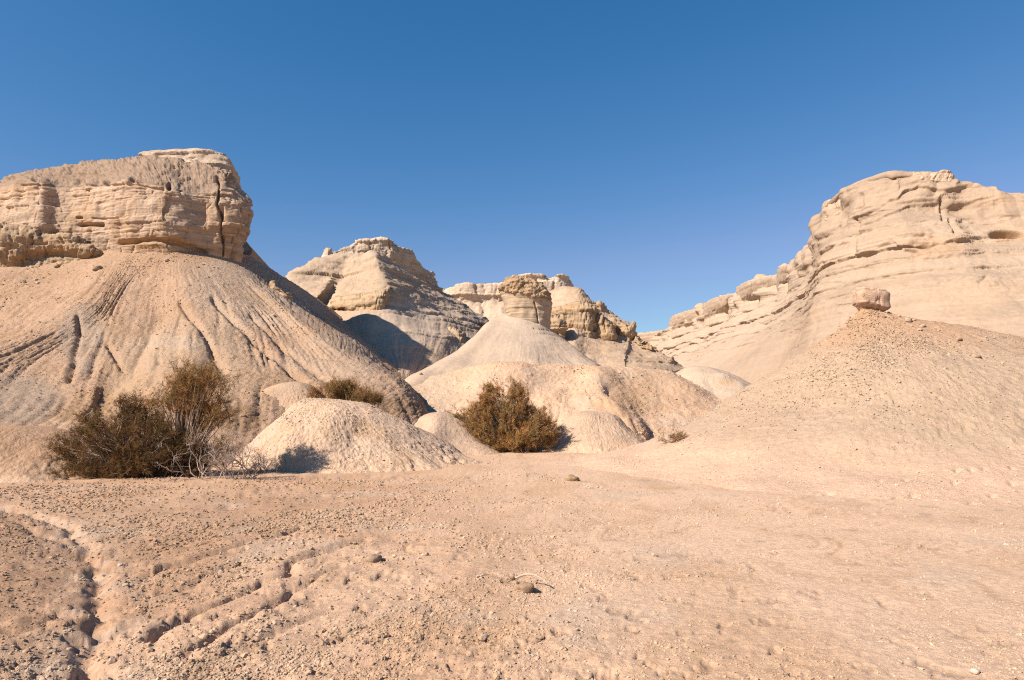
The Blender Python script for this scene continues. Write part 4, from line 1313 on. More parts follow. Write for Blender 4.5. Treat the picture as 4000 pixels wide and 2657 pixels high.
def lumpy(name, rx, ry, rz, colour, seed, nu=26, nv=16, amp=0.18, blocky=0.6, layer=0.0, mat_=None):
    """A stone: a squared, chipped ellipsoid with its own flat base."""
    u = np.linspace(0, 2 * np.pi, nu, endpoint=False)[:, None]
    v = np.linspace(-np.pi / 2 * 0.999, np.pi / 2 * 0.999, nv)[None, :]
    sg = lambda x, p: np.sign(x) * np.abs(x) ** p
    X = sg(np.cos(v), blocky) * sg(np.cos(u), blocky)
    Y = sg(np.cos(v), blocky) * sg(np.sin(u), blocky)
    Z = sg(np.sin(v), blocky) * np.ones_like(u)
    P = np.stack([X, Y, Z], -1).astype(f32)
    n = fbm(P, 1.1, 3, off=seed * 1.7) 
    P = P * (1 + amp * n)[..., None]
    if layer:
        k = np.floor((P[..., 2] + 0.05 * noise3(P[..., 0] * 3, P[..., 1] * 3, seed)) * layer)
        lat = 1 + 0.10 * (hash1(k + 40, int(seed) + 1) - 0.5) * 1.6
        crack = 1 - 0.10 * np.exp(-(np.abs(noise3(P[..., 0] * 1.3, P[..., 1] * 1.3, seed + k * 0.05)) / 0.06) ** 2)
        P[..., 0] *= lat * crack
        P[..., 1] *= lat * crack
    P = P * np.array((rx, ry, rz), f32)
    P[..., 2] = np.maximum(P[..., 2], -0.85 * rz)
    c = np.broadcast_to(np.asarray(colour, f32), P.shape) * (1 + 0.12 * fbm(P / max(rx, rz), 2.0, 2, off=seed))[..., None]
    me = grid_mesh(name, P, c, mat_ or M_STONE, closed_u=True)
    return me


def cast_down(x, y, ztop=60):
    dg = bpy.context.evaluated_depsgraph_get()
    ok, loc, nor, idx, ob, mw = SC.ray_cast(dg, Vector((x, y, ztop)), Vector((0, 0, -1)))
    return (loc.z if ok else 0.0), nor


def sight(px, py):
    """The surface the sight line meets."""
    dg = bpy.context.evaluated_depsgraph_get()
    d = (Vector(S(px, py, 10)) - Vector((0, 0, CAM_H))).normalized()
    ok, loc, nor, idx, ob, mw = SC.ray_cast(dg, Vector((0, 0, CAM_H)), d)
    return loc if ok else Vector(G(px, max(py, 1650)))


bpy.context.view_layer.update()

# perched boulder
def boulder_mesh():
    prof = [(0.05, 0.0), (0.66, 0.02), (0.84, 0.12), (0.985, 0.22), (1.0, 0.28), (1.0, 0.72), (0.985, 0.90), (0.94, 0.97), (0.86, 1.0), (0.4, 1.03), (0.01, 1.0)]
    rim = [(-0.54, -0.10), (-0.50, -0.34), (-0.22, -0.42), (0.16, -0.44), (0.42, -0.36), (0.56, -0.06), (0.52, 0.26), (0.26, 0.42), (-0.16, 0.44), (-0.46, 0.26)]
    C = [[(x * r + 0.05 * (1 - h), y * r, 0.64 * h - 0.10 * h * (x + 0.5) - (0.10 * (x > 0) * (h < 0.3))) for r, h in prof] for x, y in rim]

    def disp(P, a, tv, st):
        s1, k = strata(P, a, 121, 0.03, 0.10, 0.030, 0.02, 2.5)
        e = np.abs(noise3(P[..., 0] * 1.7 + 4, P[..., 1] * 1.7, P[..., 2] * 0.5 + 2))
        return s1 + blocks(P, a, np.floor(k / 5.0), 0.38, 0.055, 8) - 0.06 * np.exp(-(e / 0.035) ** 2) + 0.02 * fbm(P, 6, 3, off=3)

    def colour(P, a, tv):
        c = basecol(P, np.array((0.64, 0.46, 0.33)), np.array((0.56, 0.38, 0.26)), 2.5, 0.6, 1.0, 0.15)
        _, k = strata(P, a, 121, 0.03, 0.10, 0.030, 0.02, 2.5)
        return c * (0.82 + 0.3 * hash1(k, 3))[..., None]

    return cliff('boulder', C, 150, 80, None, mat('boulder_rock', grain=9, bump=0.9, dist=0.03, grain_amt=0.32, layers=3.0), colour, disp)


b = boulder_mesh()
b.location = S(3398, 1207, 22.0)
b.rotation_euler = (0.0, 0.05, 0.1)
b['label'] = 'brown layered boulder perched on the tip of the sandy cone'
b['category'] = 'boulder'

# loose stones lying on the slopes and the ground
stones = [
    (378, 1052, 15, (0.50, 0.38, 0.25), 'tan stone fallen at the foot of the butte cliff, below its ledge', 'stones lying on the slopes'),
    (224, 1042, 11, (0.48, 0.36, 0.24), 'small tan stone under the left end of the butte cliff', 'stones lying on the slopes'),
    (148, 1108, 7, (0.66, 0.58, 0.48), 'white stone on the upper left slope below the butte ledge', 'stones lying on the slopes'),
    (142, 1094, 6, (0.66, 0.58, 0.48), 'smaller white stone just above another on the upper left slope', 'stones lying on the slopes'),
    (652, 1020, 9, (0.56, 0.46, 0.35), 'pale stone at the top of the gullied skirt under the butte', 'stones lying on the slopes'),
    (949, 1628, 9, (0.42, 0.30, 0.20), 'brown stone on the bank right of the tall bush crown', 'stones lying on the slopes'),
    (1643, 1462, 6, (0.52, 0.38, 0.25), 'tiny stone on the left flank of the capped cone', 'stones lying on the slopes'),
    (3745, 1326, 9, (0.45, 0.33, 0.24), 'brown stone on the right shoulder of the sandy cone', 'stones lying on the slopes'),
    (3822, 1398, 10, (0.30, 0.21, 0.15), 'dark stone low on the right shoulder of the sandy cone', 'stones lying on the slopes'),
    (3808, 2626, 14, (0.68, 0.58, 0.47), 'white pebble on the ground in the lower right corner', 'stones on the ground'),
    (1890, 2490, 13, (0.50, 0.40, 0.31), 'rounded pebble on the ground at the bottom middle', 'stones on the ground'),
    (1578, 2122, 10, (0.52, 0.41, 0.31), 'small lump of earth left of the middle of the flat ground', 'stones on the ground'),
    (2235, 1878, 22, (0.44, 0.31, 0.19), 'flat brown clod on the wash right of the round shrub', 'stones on the ground'),
    (1462, 2192, 26, (0.45, 0.33, 0.22), 'brown crumbling clod on the flat ground beside a long rill', 'stones on the ground'),
    (2590, 2265, 5, (0.40, 0.29, 0.2), 'tiny dark pebble on open ground right of the stick', 'stones on the ground'),
    (1500, 2190, 9, (0.60, 0.49, 0.38), 'pale chip beside the brown crumbling clod', 'stones on the ground'),
    (470, 2210, 9, (0.62, 0.56, 0.50), 'whitish chip in the bed of the small gully at left', 'stones on the ground'),
]
for i, (px, py, r, colr, lab, grp) in enumerate(stones):
    p = sight(px, py)
    dist = p.length
    R = r * p.y / F_PX
    o = lumpy('stone', R * 1.15, R, R * 0.72, colr, i + 11, 18, 12, 0.22, 0.75)
    o.location = (p.x, p.y, p.z + R * 0.22)
    o.rotation_euler = (0.1 * (i % 3 - 1), 0.12 * (i % 4 - 1.5), i * 1.3)
    o['label'] = lab
    o['category'] = 'stone'
    o['group'] = grp

# rubble on the right shoulder of the sandy cone
for i, (px, py, r, lab) in enumerate([(3512, 1231, 5, 'small pale stone nearest below the perched boulder'), (3549, 1249, 12, 'largest pale pink rubble stone on the right shoulder below the boulder'), (3571, 1246, 6, 'small stone touching the right side of the largest rubble stone'),
                                      (3604, 1270, 8, 'middle pale stone of the rubble trailing down the right shoulder'), (3668, 1287, 5, 'lone small stone further down the right shoulder of the sandy cone'), (3562, 1268, 4, 'tiny chip just under the largest rubble stone')]):
    p = sight(px, py + 6)
    if p.y > 30:
        p = sight(px, py + 16)
    R = r * p.y / F_PX
    o = lumpy('stone', R * 1.2, R, R * 0.8, (0.56, 0.42, 0.31), i + 41, 16, 10, 0.25, 0.7)
    o.location = (p.x, p.y, p.z + R * 0.3)
    o.rotation_euler = (0.2, 0.1 * i, i * 0.9)
    o['label'] = lab
    o['category'] = 'stone'
    o['group'] = 'rubble below the perched boulder'


# ------------------------------------------------------------------ shrubs
def plant_mat(name, rough=0.9, trans=0.0):
    m = bpy.data.materials.new(name)
    m.use_nodes = True
    nt = m.node_tree
    b = nt.nodes['Principled BSDF']
    b.inputs['Roughness'].default_value = rough
    b.inputs['Specular IOR Level'].default_value = 0.15
    at = nt.nodes.new('ShaderNodeAttribute')
    at.attribute_name = 'Col'
    nz = nt.nodes.new('ShaderNodeTexNoise')
    nz.inputs['Scale'].default_value = 30
    geo = nt.nodes.new('ShaderNodeNewGeometry')
    nt.links.new(geo.outputs['Position'], nz.inputs['Vector'])
    mr = nt.nodes.new('ShaderNodeMapRange')
    mr.inputs['To Min'].default_value = 0.75
    mr.inputs['To Max'].default_value = 1.25
    nt.links.new(nz.outputs['Fac'], mr.inputs['Value'])
    mx = nt.nodes.new('ShaderNodeVectorMath')
    mx.operation = 'SCALE'
    nt.links.new(at.outputs['Color'], mx.inputs[0])
    nt.links.new(mr.outputs['Result'], mx.inputs['Scale'])
    nt.links.new(mx.outputs['Vector'], b.inputs['Base Color'])
    if trans:
        tr = nt.nodes.new('ShaderNodeBsdfTranslucent')
        nt.links.new(mx.outputs['Vector'], tr.inputs['Color'])
        ms = nt.nodes.new('ShaderNodeMixShader')
        ms.inputs['Fac'].default_value = trans
        out = nt.nodes['Material Output']
        nt.links.new(b.outputs['BSDF'], ms.inputs[1])
        nt.links.new(tr.outputs['BSDF'], ms.inputs[2])
        nt.links.new(ms.outputs['Shader'], out.inputs['Surface'])
    return m


M_LEAF = plant_mat('tamarisk_leaf', 0.85, 0.3)
M_TWIG = plant_mat('twig_bark', 0.95)


def raw_mesh(name, V, Fc, Cc, material, parent, fsize):
    me = bpy.data.meshes.new(name)
    V = np.ascontiguousarray(V, f32)
    Fc = np.ascontiguousarray(Fc, np.int32)
    me.vertices.add(len(V))
    me.vertices.foreach_set('co', V.ravel())
    me.loops.add(Fc.size)
    me.loops.foreach_set('vertex_index', Fc.ravel())
    me.polygons.add(len(Fc))
    me.polygons.foreach_set('loop_start', np.arange(0, Fc.size, fsize, dtype=np.int32))
    at = me.color_attributes.new('Col', 'FLOAT_COLOR', 'POINT')
    rgba = np.ones((len(V), 4), f32)
    rgba[:, :3] = Cc
    at.data.foreach_set('color', rgba.ravel())
    me.materials.append(material)
    me.update(calc_edges=True)
    TRI[0] += len(Fc) * (fsize - 2)
    o = bpy.data.objects.new(name, me)
    COL.objects.link(o)
    if parent is not None:
        o.parent = parent
    return o


class Tubes:
    def __init__(self):
        self.V, self.F, self.C, self.n = [], [], [], 0

    def add(self, pts, r0, r1, col, sides=4):
        pts = np.asarray(pts, float)
        n = len(pts)
        tan = np.gradient(pts, axis=0)
        tan /= np.maximum(np.linalg.norm(tan, axis=1, keepdims=True), 1e-9)
        ref = np.array((0.3, 0.2, 1.0)) if abs(tan[0][2]) < 0.9 else np.array((1.0, 0.1, 0))
        s = np.cross(tan, ref)
        s /= np.maximum(np.linalg.norm(s, axis=1, keepdims=True), 1e-9)
        u = np.cross(s, tan)
        rad = np.linspace(r0, r1, n)[:, None, None]
        a = np.arange(sides) * 2 * np.pi / sides
        ring = pts[:, None] + rad * (s[:, None] * np.cos(a)[None, :, None] + u[:, None] * np.sin(a)[None, :, None])
        self.V.append(ring.reshape(-1, 3))
        self.C.append(np.tile(np.asarray(col)[None], (n * sides, 1)))
        for i in range(n - 1):
            for k in range(sides):
                k2 = (k + 1) % sides
                b0 = self.n + i * sides
                self.F.append((b0 + k, b0 + k2, b0 + sides + k2, b0 + sides + k))
        self.n += n * sides

    def build(self, name, parent):
        return raw_mesh(name, np.concatenate(self.V), np.array(self.F), np.concatenate(self.C), M_TWIG, parent, 4)


def crooked(p, d, L, n, rng, wig=0.25, lift=0.0):
    pts = [np.array(p, float)]
    d = np.array(d, float)
    d /= np.linalg.norm(d)
    for i in range(n):
        d = d + rng.normal(0, wig, 3) + np.array((0, 0, lift))
        d /= np.linalg.norm(d)
        pts.append(pts[-1] + d * L / n)
    return pts, d


def sprays(centres, dirs, lens, cols, rng, per=26, width=0.010):
    """Feathery twigs: many narrow blades set along short shoots."""
    n = len(centres)
    c = np.repeat(centres, per, 0)
    d = np.repeat(dirs, per, 0)
    L = np.repeat(lens, per)
    t = rng.uniform(0, 1, n * per)
    base = c + d * (L * t)[:, None] + rng.normal(0, 0.018, (n * per, 3))
    bd = d * 0.75 + rng.normal(0, 0.55, (n * per, 3))
    bd /= np.linalg.norm(bd, axis=1, keepdims=True)
    bl = rng.uniform(0.05, 0.13, n * per) * (0.6 + 0.8 * L / 0.25)
    side = np.cross(bd, rng.normal(0, 1, (n * per, 3)))
    side /= np.maximum(np.linalg.norm(side, axis=1, keepdims=True), 1e-9)
    w = width * rng.uniform(0.6, 1.3, n * per)
    v0 = base - side * w[:, None] * 0.5
    v1 = base + side * w[:, None] * 0.5
    v2 = base + bd * bl[:, None]
    V = np.stack([v0, v1, v2], 1).reshape(-1, 3)
    Cc = np.repeat(np.repeat(cols, per, 0) * rng.uniform(0.75, 1.25, (n * per, 1)), 3, 0)
    F = np.arange(len(V)).reshape(-1, 3)
    return V, F, Cc


LEAF = [np.array((0.240, 0.122, 0.046)), np.array((0.220, 0.124, 0.052)), np.array((0.270, 0.136, 0.050)), np.array((0.195, 0.116, 0.050))]


def shrub(name, label, loc, lobes, seed, n_shoot, stems, tone=1.0, twiggy=0, greens=0.3, per=26, width=0.010, group=None):
    """lobes: (x, z, y, rx, rz, ry, weight) in metres from the base of the shrub."""
    rng = np.random.default_rng(seed)
    root = thing(name, label, 'shrub', loc, group or 'tamarisk bushes in the valley')
    tb = Tubes()
    wts = np.array([l[6] for l in lobes], float)
    wts /= wts.sum()
    # clumps inside every lobe, mostly towards its outside
    C, D, L, K = [], [], [], []
    bark = np.array((0.28, 0.20, 0.145))
    for li, lb in enumerate(lobes):
        lc = np.array((lb[0], lb[2], lb[1]))
        lr = np.array((lb[3], lb[5], lb[4]))
        ncl = max(5, int(0.11 * n_shoot * wts[li] ** 0.9))
        for k in range(ncl):
            dv = rng.normal(0, 1, 3)
            dv /= np.linalg.norm(dv)
            rr = rng.uniform(0.25, 1.0) ** 0.6
            cc = lc + lr * dv * rr
            if cc[2] < 0.05:
                cc[2] = 0.05 + abs(rng.normal(0, 0.08))
            m = max(2, int(n_shoot * wts[li] / ncl * rng.uniform(0.5, 1.5)))
            sp = rng.uniform(0.07, 0.15)
            hub = cc + rng.normal(0, 1, (m, 3)) * sp * np.array((0.9, 0.9, 0.8))
            hub[:, 2] = np.maximum(hub[:, 2], 0.03)
            outd = (cc - np.array((0, 0, 0.1))) 
            outd = outd / (np.linalg.norm(outd) + 1e-6)
            dd = outd[None] * 0.55 + np.array((0, 0, 0.45))[None] + rng.normal(0, 0.45, (m, 3))
            dd /= np.linalg.norm(dd, axis=1, keepdims=True)
            tone_c = LEAF[rng.integers(len(LEAF))] * rng.uniform(0.75, 1.3) * tone
            if rng.uniform() < greens:
                tone_c = tone_c * np.array((0.88, 1.0, 0.9))
            C.append(hub)
            D.append(dd)
            L.append(rng.uniform(0.12, 0.30, m))
            K.append(np.tile(tone_c[None], (m, 1)))
            # the branch that carries the clump
            if k % 2 == 0 or twiggy:
                st = np.array(stems[rng.integers(len(stems))])
                p0 = np.array((st[0], st[1], 0.0))
                mid = p0 * 0.45 + cc * 0.55 + np.array((0, 0, 0.12 * np.linalg.norm(cc))) + rng.normal(0, 0.05, 3)
                tt = np.linspace(0, 1, 8)[:, None]
                pts = (1 - tt) ** 2 * p0 + 2 * tt * (1 - tt) * mid + tt ** 2 * cc + rng.normal(0, 0.012, (8, 3)) * tt
                tb.add(pts, 0.022, 0.005, bark * rng.uniform(0.6, 1.5), 4)
    C = np.concatenate(C)
    D = np.concatenate(D)
    L = np.concatenate(L)
    K = np.concatenate(K)
    V, F, Cc = sprays(C, D, L, K, rng, per, width)
    V[:, 2] = np.maximum(V[:, 2], 0.01)
    # bare twigs poking out
    for k in range(twiggy):
        i = rng.integers(len(C))
        pts, _ = crooked(C[i], D[i] + rng.normal(0, 0.4, 3), rng.uniform(0.2, 0.5), 6, rng, 0.22)
        tb.add(pts, 0.006, 0.003, bark * rng.uniform(0.8, 1.6), 3)
    br = tb.build('branches', root)
    raw_mesh('foliage', V, F, Cc, M_LEAF, root, 3)
    return root


def place(px, py, z=None):
    g = G(px, py, 0.0)
    zz = gz(g[0], g[1])
    g = G(px, py, zz)
    return (g[0], g[1], zz)


# big dark bush at the left: sprawling mass with a taller crown behind it
bx, by, bz = place(560, 1872)
by += 0.6
bx = (560 - 2000) / F_PX * by
k = by / F_PX


def lob(px, py, rx, ry, dy=0.0, rd=0.5, w=1.0):
    return ((px - 560) * k, (1872 - py) * k - 0.02, dy, rx * k, ry * k, rd, w)


shrub('tamarisk_bush', 'big sprawling dark brown tamarisk bush spreading low over the left side of the flat', (bx, by, bz),
      [lob(290, 1765, 80, 55, 0.1, 0.4, 0.8), lob(345, 1680, 45, 34, 0.2, 0.4, 0.4), lob(420, 1722, 95, 60, 0, 0.5, 1.1), lob(470, 1805, 120, 55, -0.1, 0.5, 1.2), lob(510, 1650, 70, 45, 0.3, 0.5, 0.8),
       lob(590, 1705, 90, 58, 0.1, 0.6, 1.2), lob(600, 1790, 130, 65, 0, 0.6, 1.7), lob(705, 1765, 85, 55, 0.2, 0.5, 1.1), lob(700, 1835, 120, 40, 0.2, 0.5, 1.1), lob(805, 1800, 75, 58, 0.4, 0.5, 0.8), lob(380, 1858, 100, 20, -0.2, 0.3, 0.5), lob(490, 1598, 34, 22, 0.3, 0.3, 0.2), lob(560, 1850, 150, 28, -0.2, 0.4, 0.8)],
      101, 2500, [(0.1, 0.1), (-0.3, 0.2), (0.4, 0.2), (0.7, 0.3), (-0.6, 0.0)], 0.66, twiggy=120, greens=0.25)
ty = by + 0.45
tx = (735 - 2000) / F_PX * ty
k2 = ty / F_PX


def lob2(px, py, rx, ry, dy=0.0, rd=0.45, w=1.0):
    return ((px - 735) * k2, (1845 - py) * k2, dy, rx * k2, ry * k2, rd, w)


shrub('tamarisk_bush', 'taller feathery tamarisk whose round crown rises behind the right part of the big dark bush', (tx, ty, gz(tx, ty)),
      [lob2(775, 1480, 80, 50, 0, 0.45, 1.3), lob2(720, 1530, 70, 50, 0, 0.4, 0.8), lob2(830, 1500, 55, 40, 0, 0.4, 0.6), lob2(800, 1570, 90, 45, 0, 0.4, 1.0), lob2(860, 1620, 60, 40, 0, 0.4, 0.5), lob2(700, 1600, 45, 40, 0, 0.35, 0.35),
       lob2(620, 1570, 60, 30, 0.1, 0.35, 0.35), lob2(800, 1660, 70, 30, 0.1, 0.35, 0.35)],
      102, 900, [(0, 0), (0.12, 0.1), (-0.12, 0.05)], 1.25, twiggy=60, greens=0.3)

# bare dead bush in front, to its right
def dead_bush(name, label, loc, hw, hh, n, seed, spread=1.0, col=(0.33, 0.25, 0.20)):
    rng = np.random.default_rng(seed)
    root = thing(name, label, 'dead bush', loc, 'bare dead bushes')
    tb = Tubes()
    col = np.array(col)

    def grow(p, d, L, r, lev):
        pts, d2 = crooked(p, d, L, 7, rng, 0.24, 0.03)
        pts = [np.array((q[0], q[1], max(q[2], 0.015))) for q in pts]
        tb.add(pts, r, r * 0.55, col * rng.uniform(0.65, 1.35), 4 if lev < 2 else 3)
        if lev >= 4:
            return
        for j in range(rng.integers(2, 4)):
            q = pts[rng.integers(2, len(pts))]
            nd = d2 + rng.normal(0, 0.75, 3) + np.array((0, 0, 0.12))
            grow(q, nd, L * rng.uniform(0.5, 0.8), r * 0.58, lev + 1)

    for i in range(n):
        x = rng.uniform(-hw, hw) * 0.8
        y = rng.uniform(-0.25, 0.25)
        grow((x, y, 0.0), (rng.normal(0, 0.55) * spread + x * 0.35, rng.normal(0, 0.35), rng.uniform(0.5, 1.0)), hh * rng.uniform(0.4, 0.62), rng.uniform(0.010, 0.019), 0)
    tb.build('branches', root)
    return root


dx_, dy_, dz_ = place(850, 1872)
dead_bush('dead_bush', 'bare grey tangled dead bush in front of the right end of the big dark bush', (dx_, dy_ + 0.1, dz_), 1.0, 1.5, 22, 201)
dx_, dy_, dz_ = place(1010, 1850)
dead_bush('dead_bush', 'low sprawl of bare pale twigs reaching right towards the grooved mound', (dx_, dy_ + 0.3, dz_), 0.22, 0.85, 9, 202, 1.6)

# round shrub in the middle
cx_, cy_, cz_ = place(1990, 1772)
cy_ += 0.9
cx_ = (1990 - 2000) / F_PX * cy_
k3 = cy_ / F_PX


def lob3(px, py, rx, ry, dy=0.0, rd=0.6, w=1.0):
    return ((px - 1990) * k3, (1762 - py) * k3, dy, rx * k3, ry * k3, rd, w)


shrub('tamarisk_bush', 'round bushy olive brown tamarisk standing alone in the middle of the valley', (cx_, cy_, gz(cx_, cy_)),
      [lob3(1925, 1545, 34, 38, 0, 0.35, 0.5), lob3(2010, 1540, 32, 42, 0, 0.35, 0.6), lob3(1900, 1585, 40, 40, 0, 0.4, 0.5), lob3(1950, 1610, 80, 50, 0, 0.6, 1.4), lob3(2030, 1600, 40, 50, 0, 0.5, 0.8), lob3(2080, 1640, 55, 45, 0, 0.5, 0.9),
       lob3(1835, 1640, 80, 48, 0, 0.5, 1.1), lob3(1768, 1662, 42, 46, 0, 0.4, 0.5), lob3(1890, 1695, 120, 55, -0.2, 0.7, 1.8), lob3(2040, 1700, 100, 50, -0.2, 0.7, 1.6), lob3(2125, 1690, 50, 45, 0, 0.4, 0.7), lob3(1960, 1738, 140, 30, -0.3, 0.6, 1.2), lob3(1850, 1715, 60, 35, 0, 0.4, 0.6), lob3(2090, 1735, 60, 30, -0.1, 0.4, 0.6)],
      103, 3600, [(0, 0), (0.3, 0), (-0.3, 0.1), (0.1, 0.2)], 1.55, twiggy=110, greens=0.5, width=0.014)
p = place(2055, 1768)
dead_bush('dead_bush', 'small ball of bare grey twigs at the front foot of the round shrub', (p[0], p[1] - 0.1, p[2]), 0.12, 0.46, 7, 203, col=(0.30, 0.22, 0.18))

# shrubs half hidden behind the grooved mound
def half_hidden(label, d, pxc, spots, seed, n, tw, **kw):
    bx = (pxc - 2000) / F_PX * d
    zb = cast_down(bx, d)[0]
    q = d / F_PX
    lobes = [((px - pxc) * q, S(px, py, d)[2] - zb, 0.15 * (i % 3 - 1), rx * q, ry * q, 0.4, w) for i, (px, py, rx, ry, w) in enumerate(spots)]
    shrub('tamarisk_bush', label, (bx, d, zb), lobes, seed, n, [(0, 0), (0.15, 0.05)], twiggy=tw, width=0.012, **kw)


half_hidden('olive tamarisk half hidden behind the crest of the grooved mound', 24.6, 1350,
            [(1325, 1526, 36, 26, 1.0), (1362, 1530, 36, 28, 1.0), (1300, 1548, 20, 22, 0.5), (1405, 1560, 26, 22, 0.6), (1350, 1570, 55, 26, 0.9)], 104, 620, 30, tone=1.25, greens=0.6)
half_hidden('small low brown tamarisk to the right of the half hidden one', 24.2, 1448, [(1444, 1562, 24, 13, 1.0), (1466, 1570, 18, 12, 0.8)], 105, 170, 8, tone=1.2, greens=0.4)
half_hidden('wisp of brown tamarisk at the left of the half hidden one', 24.8, 1236, [(1238, 1546, 18, 11, 1.0)], 106, 50, 6, tone=1.2, greens=0.4)
p = sight(2622, 1730)
shrub('tamarisk_bush', 'tiny grey tuft in the hollow at the left foot of the sandy cone', (p.x, p.y, p.z), [(0, 0.08, 0, 0.30, 0.10, 0.2, 1.0)], 107, 50, [(0, 0)], 1.1, twiggy=4, greens=0.2)

# curved dry stick with a clod, on the flat ground
rng = np.random.default_rng(55)
p0, p1, p2 = Vector(G(2010, 2288)), Vector(G(2075, 2285)), Vector(G(2140, 2306))
st = thing('dry_stick', 'curved dry stick with a torn root end lying on the open ground', 'stick', (p0.x, p0.y, gz(p0.x, p0.y)))
tb = Tubes()
o3 = np.array(p0)
tt = np.linspace(0, 1, 12)[:, None]
arcp = (1 - tt) ** 2 * np.array(p0) + 2 * tt * (1 - tt) * (np.array(p1) + np.array((0, 0, 0.10))) + tt ** 2 * np.array(p2) - o3 + np.array((0, 0, 0.05))
tb.add(arcp, 0.014, 0.006, (0.42, 0.31, 0.22), 6)
tb.build('stem', st)
tb = Tubes()
for i in range(7):
    pts, _ = crooked((0, 0, 0.05), (rng.normal(0, 1), rng.normal(0, 1), 0.1), rng.uniform(0.06, 0.16), 5, rng, 0.25)
    tb.add(pts, 0.012, 0.003, (0.25, 0.17, 0.11), 4)
tb.build('root_end', st)
q = Vector(G(2052, 2312))
o = lumpy('clod', 0.075, 0.06, 0.05, (0.42, 0.29, 0.18), 77, 22, 14, 0.25, 0.8)
o.location = (q.x, q.y, gz(q.x, q.y) + 0.02)
o['label'] = 'brown clod of earth lying against the curved dry stick'
o['category'] = 'clod'

# crumbs of crust strewn over the flat: far too many to count, so one object that instances a few clod shapes
def crumbs():
    rng = np.random.default_rng(9)
    n = 240000
    u = rng.uniform(0, 1, n)
    d = 1 / (u / 2.7 + (1 - u) / 24.0)
    x = rng.uniform(-0.86, 0.86, n) * d
    X, Y = x.astype(f32), d.astype(f32)
    patch = noise3(X * 0.55, Y * 0.55, 4.4) + 0.7 * noise3(X * 1.9, Y * 1.9, 8.4) + 0.5 * noise3(X * 5.5, Y * 5.5, 9.4)
    left = sstep(2.5, -3.0, X + (Y - 8) * 0.1)
    bed = np.exp(-(polydist(X, Y, gully) / 0.3) ** 2)
    keep = rng.uniform(0, 1, n) < (0.10 + 0.75 * sstep(-0.25, 0.7, patch)) * (0.55 + 0.45 * left) * (1 - 0.8 * bed)
    # off the cone, mounds and bush feet
    keep &= (X - EX) ** 2 + (Y - EY) ** 2 > 11.6 ** 2
    keep &= ~((Y > 17.0) & (X < -0.8))
    X, Y, left = X[keep], Y[keep], left[keep]
    n = len(X)
    rad = np.hypot(X, Y)
    th = np.degrees(np.arctan2(X, Y))
    nf = int(np.sum(np.degrees(GROUND['ang']) <= 44.0001))
    fi = np.interp(th, np.degrees(GROUND['ang'][:nf]), np.arange(nf))
    fj = np.interp(rad, GROUND['r'], np.arange(len(GROUND['r'])))
    i0, j0 = np.floor(fi).astype(int), np.floor(fj).astype(int)
    i1, j1 = np.minimum(i0 + 1, nf - 1), np.minimum(j0 + 1, len(GROUND['r']) - 1)
    a, b = fi - i0, fj - j0
    Zg = GROUND['z']
    Z = (Zg[i0, j0] * (1 - a) + Zg[i1, j0] * a) * (1 - b) + (Zg[i0, j1] * (1 - a) + Zg[i1, j1] * a) * b
    C = GROUND['c'][i0, j0] * ALBEDO * rng.uniform(0.68, 1.02, (n, 1))
    size = np.maximum(0.0055, 0.00100 * Y) * np.exp(rng.normal(0, 0.46, n)) * (0.75 + 0.55 * left)
    size = np.minimum(size, 0.030)
    scatter('crust_crumbs', None, np.stack([X, Y, Z + size * 0.05], -1), C, size, rng, 'crumbs of dried crust strewn over the flat ground')
    # and on the slopes near enough to show them
    for hill, dens, sf, top in ((sandy, 0.34, 0.60, 1.0), (butte, 0.20, 0.50, 1.0), (mound_front, 0.16, 0.45, 1.0), (apron, 0.12, 0.55, 1.0)):
        Q, c = next((q, k) for h, q, k in SURF if h == hill)
        q, k = Q.reshape(-1, 3), c.reshape(-1, 3)
        px, py, dep = proj(q)
        pat = noise3(q[:, 0] * 0.5, q[:, 1] * 0.5, q[:, 2] * 0.5) + 0.7 * noise3(q[:, 0] * 2.1, q[:, 1] * 2.1, q[:, 2] * 2.1)
        ok = (px > -150) & (px < 4150) & (q[:, 1] > 3) & (rng.uniform(0, 1, len(q)) < dens * (0.15 + sstep(-0.3, 0.8, pat)))
        q, k = q[ok], k[ok] * ALBEDO * rng.uniform(0.88, 1.10, (ok.sum(), 1))
        size = 0.00105 * sf * q[:, 1] * np.exp(rng.normal(0, 0.45, len(q)))
        scatter('crumbs', hill, q + rng.normal(0, 0.02, q.shape) * np.array((1, 1, 0)), k, size, rng, None)


def scatter(name, parent, pts, C, size, rng, label):
    n = len(pts)
    me = bpy.data.meshes.new(name)
    me.vertices.add(n)
    me.vertices.foreach_set('co', pts.astype(f32).ravel())
    at = me.attributes.new('size', 'FLOAT', 'POINT')
    at.data.foreach_set('value', size.astype(f32))
    at = me.attributes.new('pick', 'INT', 'POINT')
    at.data.foreach_set('value', rng.integers(0, 5, n).astype(np.int32))
    at = me.attributes.new('turn', 'FLOAT_VECTOR', 'POINT')
    at.data.foreach_set('vector', np.stack([rng.normal(0, 0.35, n), rng.normal(0, 0.35, n), rng.uniform(0, 6.28, n)], -1).astype(f32).ravel())
    at = me.attributes.new('Col', 'FLOAT_COLOR', 'POINT')
    at.data.foreach_set('color', np.concatenate([np.clip(C, 0, 0.6), np.ones((n, 1))], 1).astype(f32).ravel())
    o = bpy.data.objects.new(name, me)
    COL.objects.link(o)
    o['kind'] = 'stuff'
    if label:
        o['label'] = label
    if parent is not None:
        o.parent = parent
        o.location = -Vector(parent.location)
    md = o.modifiers.new('scatter', 'NODES')
    md.node_group = crumb_nodes()


NODES = []


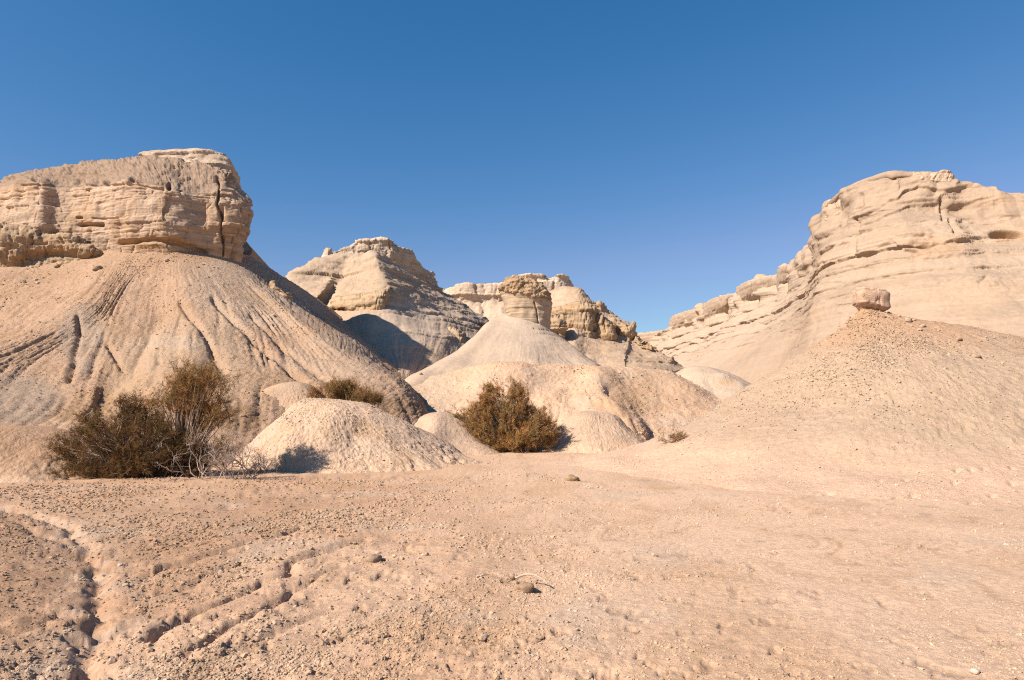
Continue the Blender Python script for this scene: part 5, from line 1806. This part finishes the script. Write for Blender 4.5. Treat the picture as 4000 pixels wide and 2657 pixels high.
def crumb_nodes():
    if NODES:
        return NODES[0]
    # clod shapes, made inside the node tree from small rough icospheres
    m = bpy.data.materials.new('crust_crumb')
    m.use_nodes = True
    nt = m.node_tree
    bs = nt.nodes['Principled BSDF']
    bs.inputs['Roughness'].default_value = 0.95
    bs.inputs['Specular IOR Level'].default_value = 0.1
    an = nt.nodes.new('ShaderNodeAttribute')
    an.attribute_type = 'INSTANCER'
    an.attribute_name = 'Col'
    nt.links.new(an.outputs['Color'], bs.inputs['Base Color'])
    g = bpy.data.node_groups.new('crumb_scatter', 'GeometryNodeTree')
    g.interface.new_socket('Geometry', in_out='INPUT', socket_type='NodeSocketGeometry')
    g.interface.new_socket('Geometry', in_out='OUTPUT', socket_type='NodeSocketGeometry')
    N = g.nodes.new
    gi, go = N('NodeGroupInput'), N('NodeGroupOutput')
    join = N('GeometryNodeGeometryToInstance')
    for k in range(5):
        ico = N('GeometryNodeMeshIcoSphere')
        ico.inputs['Radius'].default_value = 1.0
        ico.inputs['Subdivisions'].default_value = 2
        pos = N('GeometryNodeInputPosition')
        nz = N('ShaderNodeTexNoise')
        nz.noise_dimensions = '4D'
        nz.inputs['W'].default_value = 3.7 * k
        nz.inputs['Scale'].default_value = 1.1
        nz.inputs['Detail'].default_value = 2
        g.links.new(pos.outputs[0], nz.inputs['Vector'])
        ma = N('ShaderNodeMath')
        ma.operation = 'MULTIPLY_ADD'
        ma.inputs[1].default_value = 2.6
        ma.inputs[2].default_value = -0.30
        g.links.new(nz.outputs[0], ma.inputs[0])
        sc = N('ShaderNodeVectorMath')
        sc.operation = 'SCALE'
        g.links.new(pos.outputs[0], sc.inputs[0])
        g.links.new(ma.outputs[0], sc.inputs['Scale'])
        mu = N('ShaderNodeVectorMath')
        mu.operation = 'MULTIPLY'
        mu.inputs[1].default_value = (1.15, 0.95, 0.70)
        g.links.new(sc.outputs[0], mu.inputs[0])
        sp = N('GeometryNodeSetPosition')
        g.links.new(ico.outputs['Mesh'], sp.inputs['Geometry'])
        g.links.new(mu.outputs[0], sp.inputs['Position'])
        sm = N('GeometryNodeSetMaterial')
        sm.inputs['Material'].default_value = m
        g.links.new(sp.outputs[0], sm.inputs['Geometry'])
        g.links.new(sm.outputs[0], join.inputs[0])
    def named(name, typ):
        q = N('GeometryNodeInputNamedAttribute')
        q.data_type = typ
        q.inputs['Name'].default_value = name
        return next(z for z in q.outputs if z.enabled and z.name == 'Attribute')
    ip = N('GeometryNodeInstanceOnPoints')
    ip.inputs['Pick Instance'].default_value = True
    g.links.new(gi.outputs[0], ip.inputs['Points'])
    g.links.new(join.outputs[0], ip.inputs['Instance'])
    g.links.new(named('pick', 'INT'), ip.inputs['Instance Index'])
    g.links.new(named('turn', 'FLOAT_VECTOR'), ip.inputs['Rotation'])
    g.links.new(named('size', 'FLOAT'), ip.inputs['Scale'])
    g.links.new(ip.outputs[0], go.inputs[0])
    NODES.append(g)
    return g


crumbs()
print('TRIS', TRI[0])
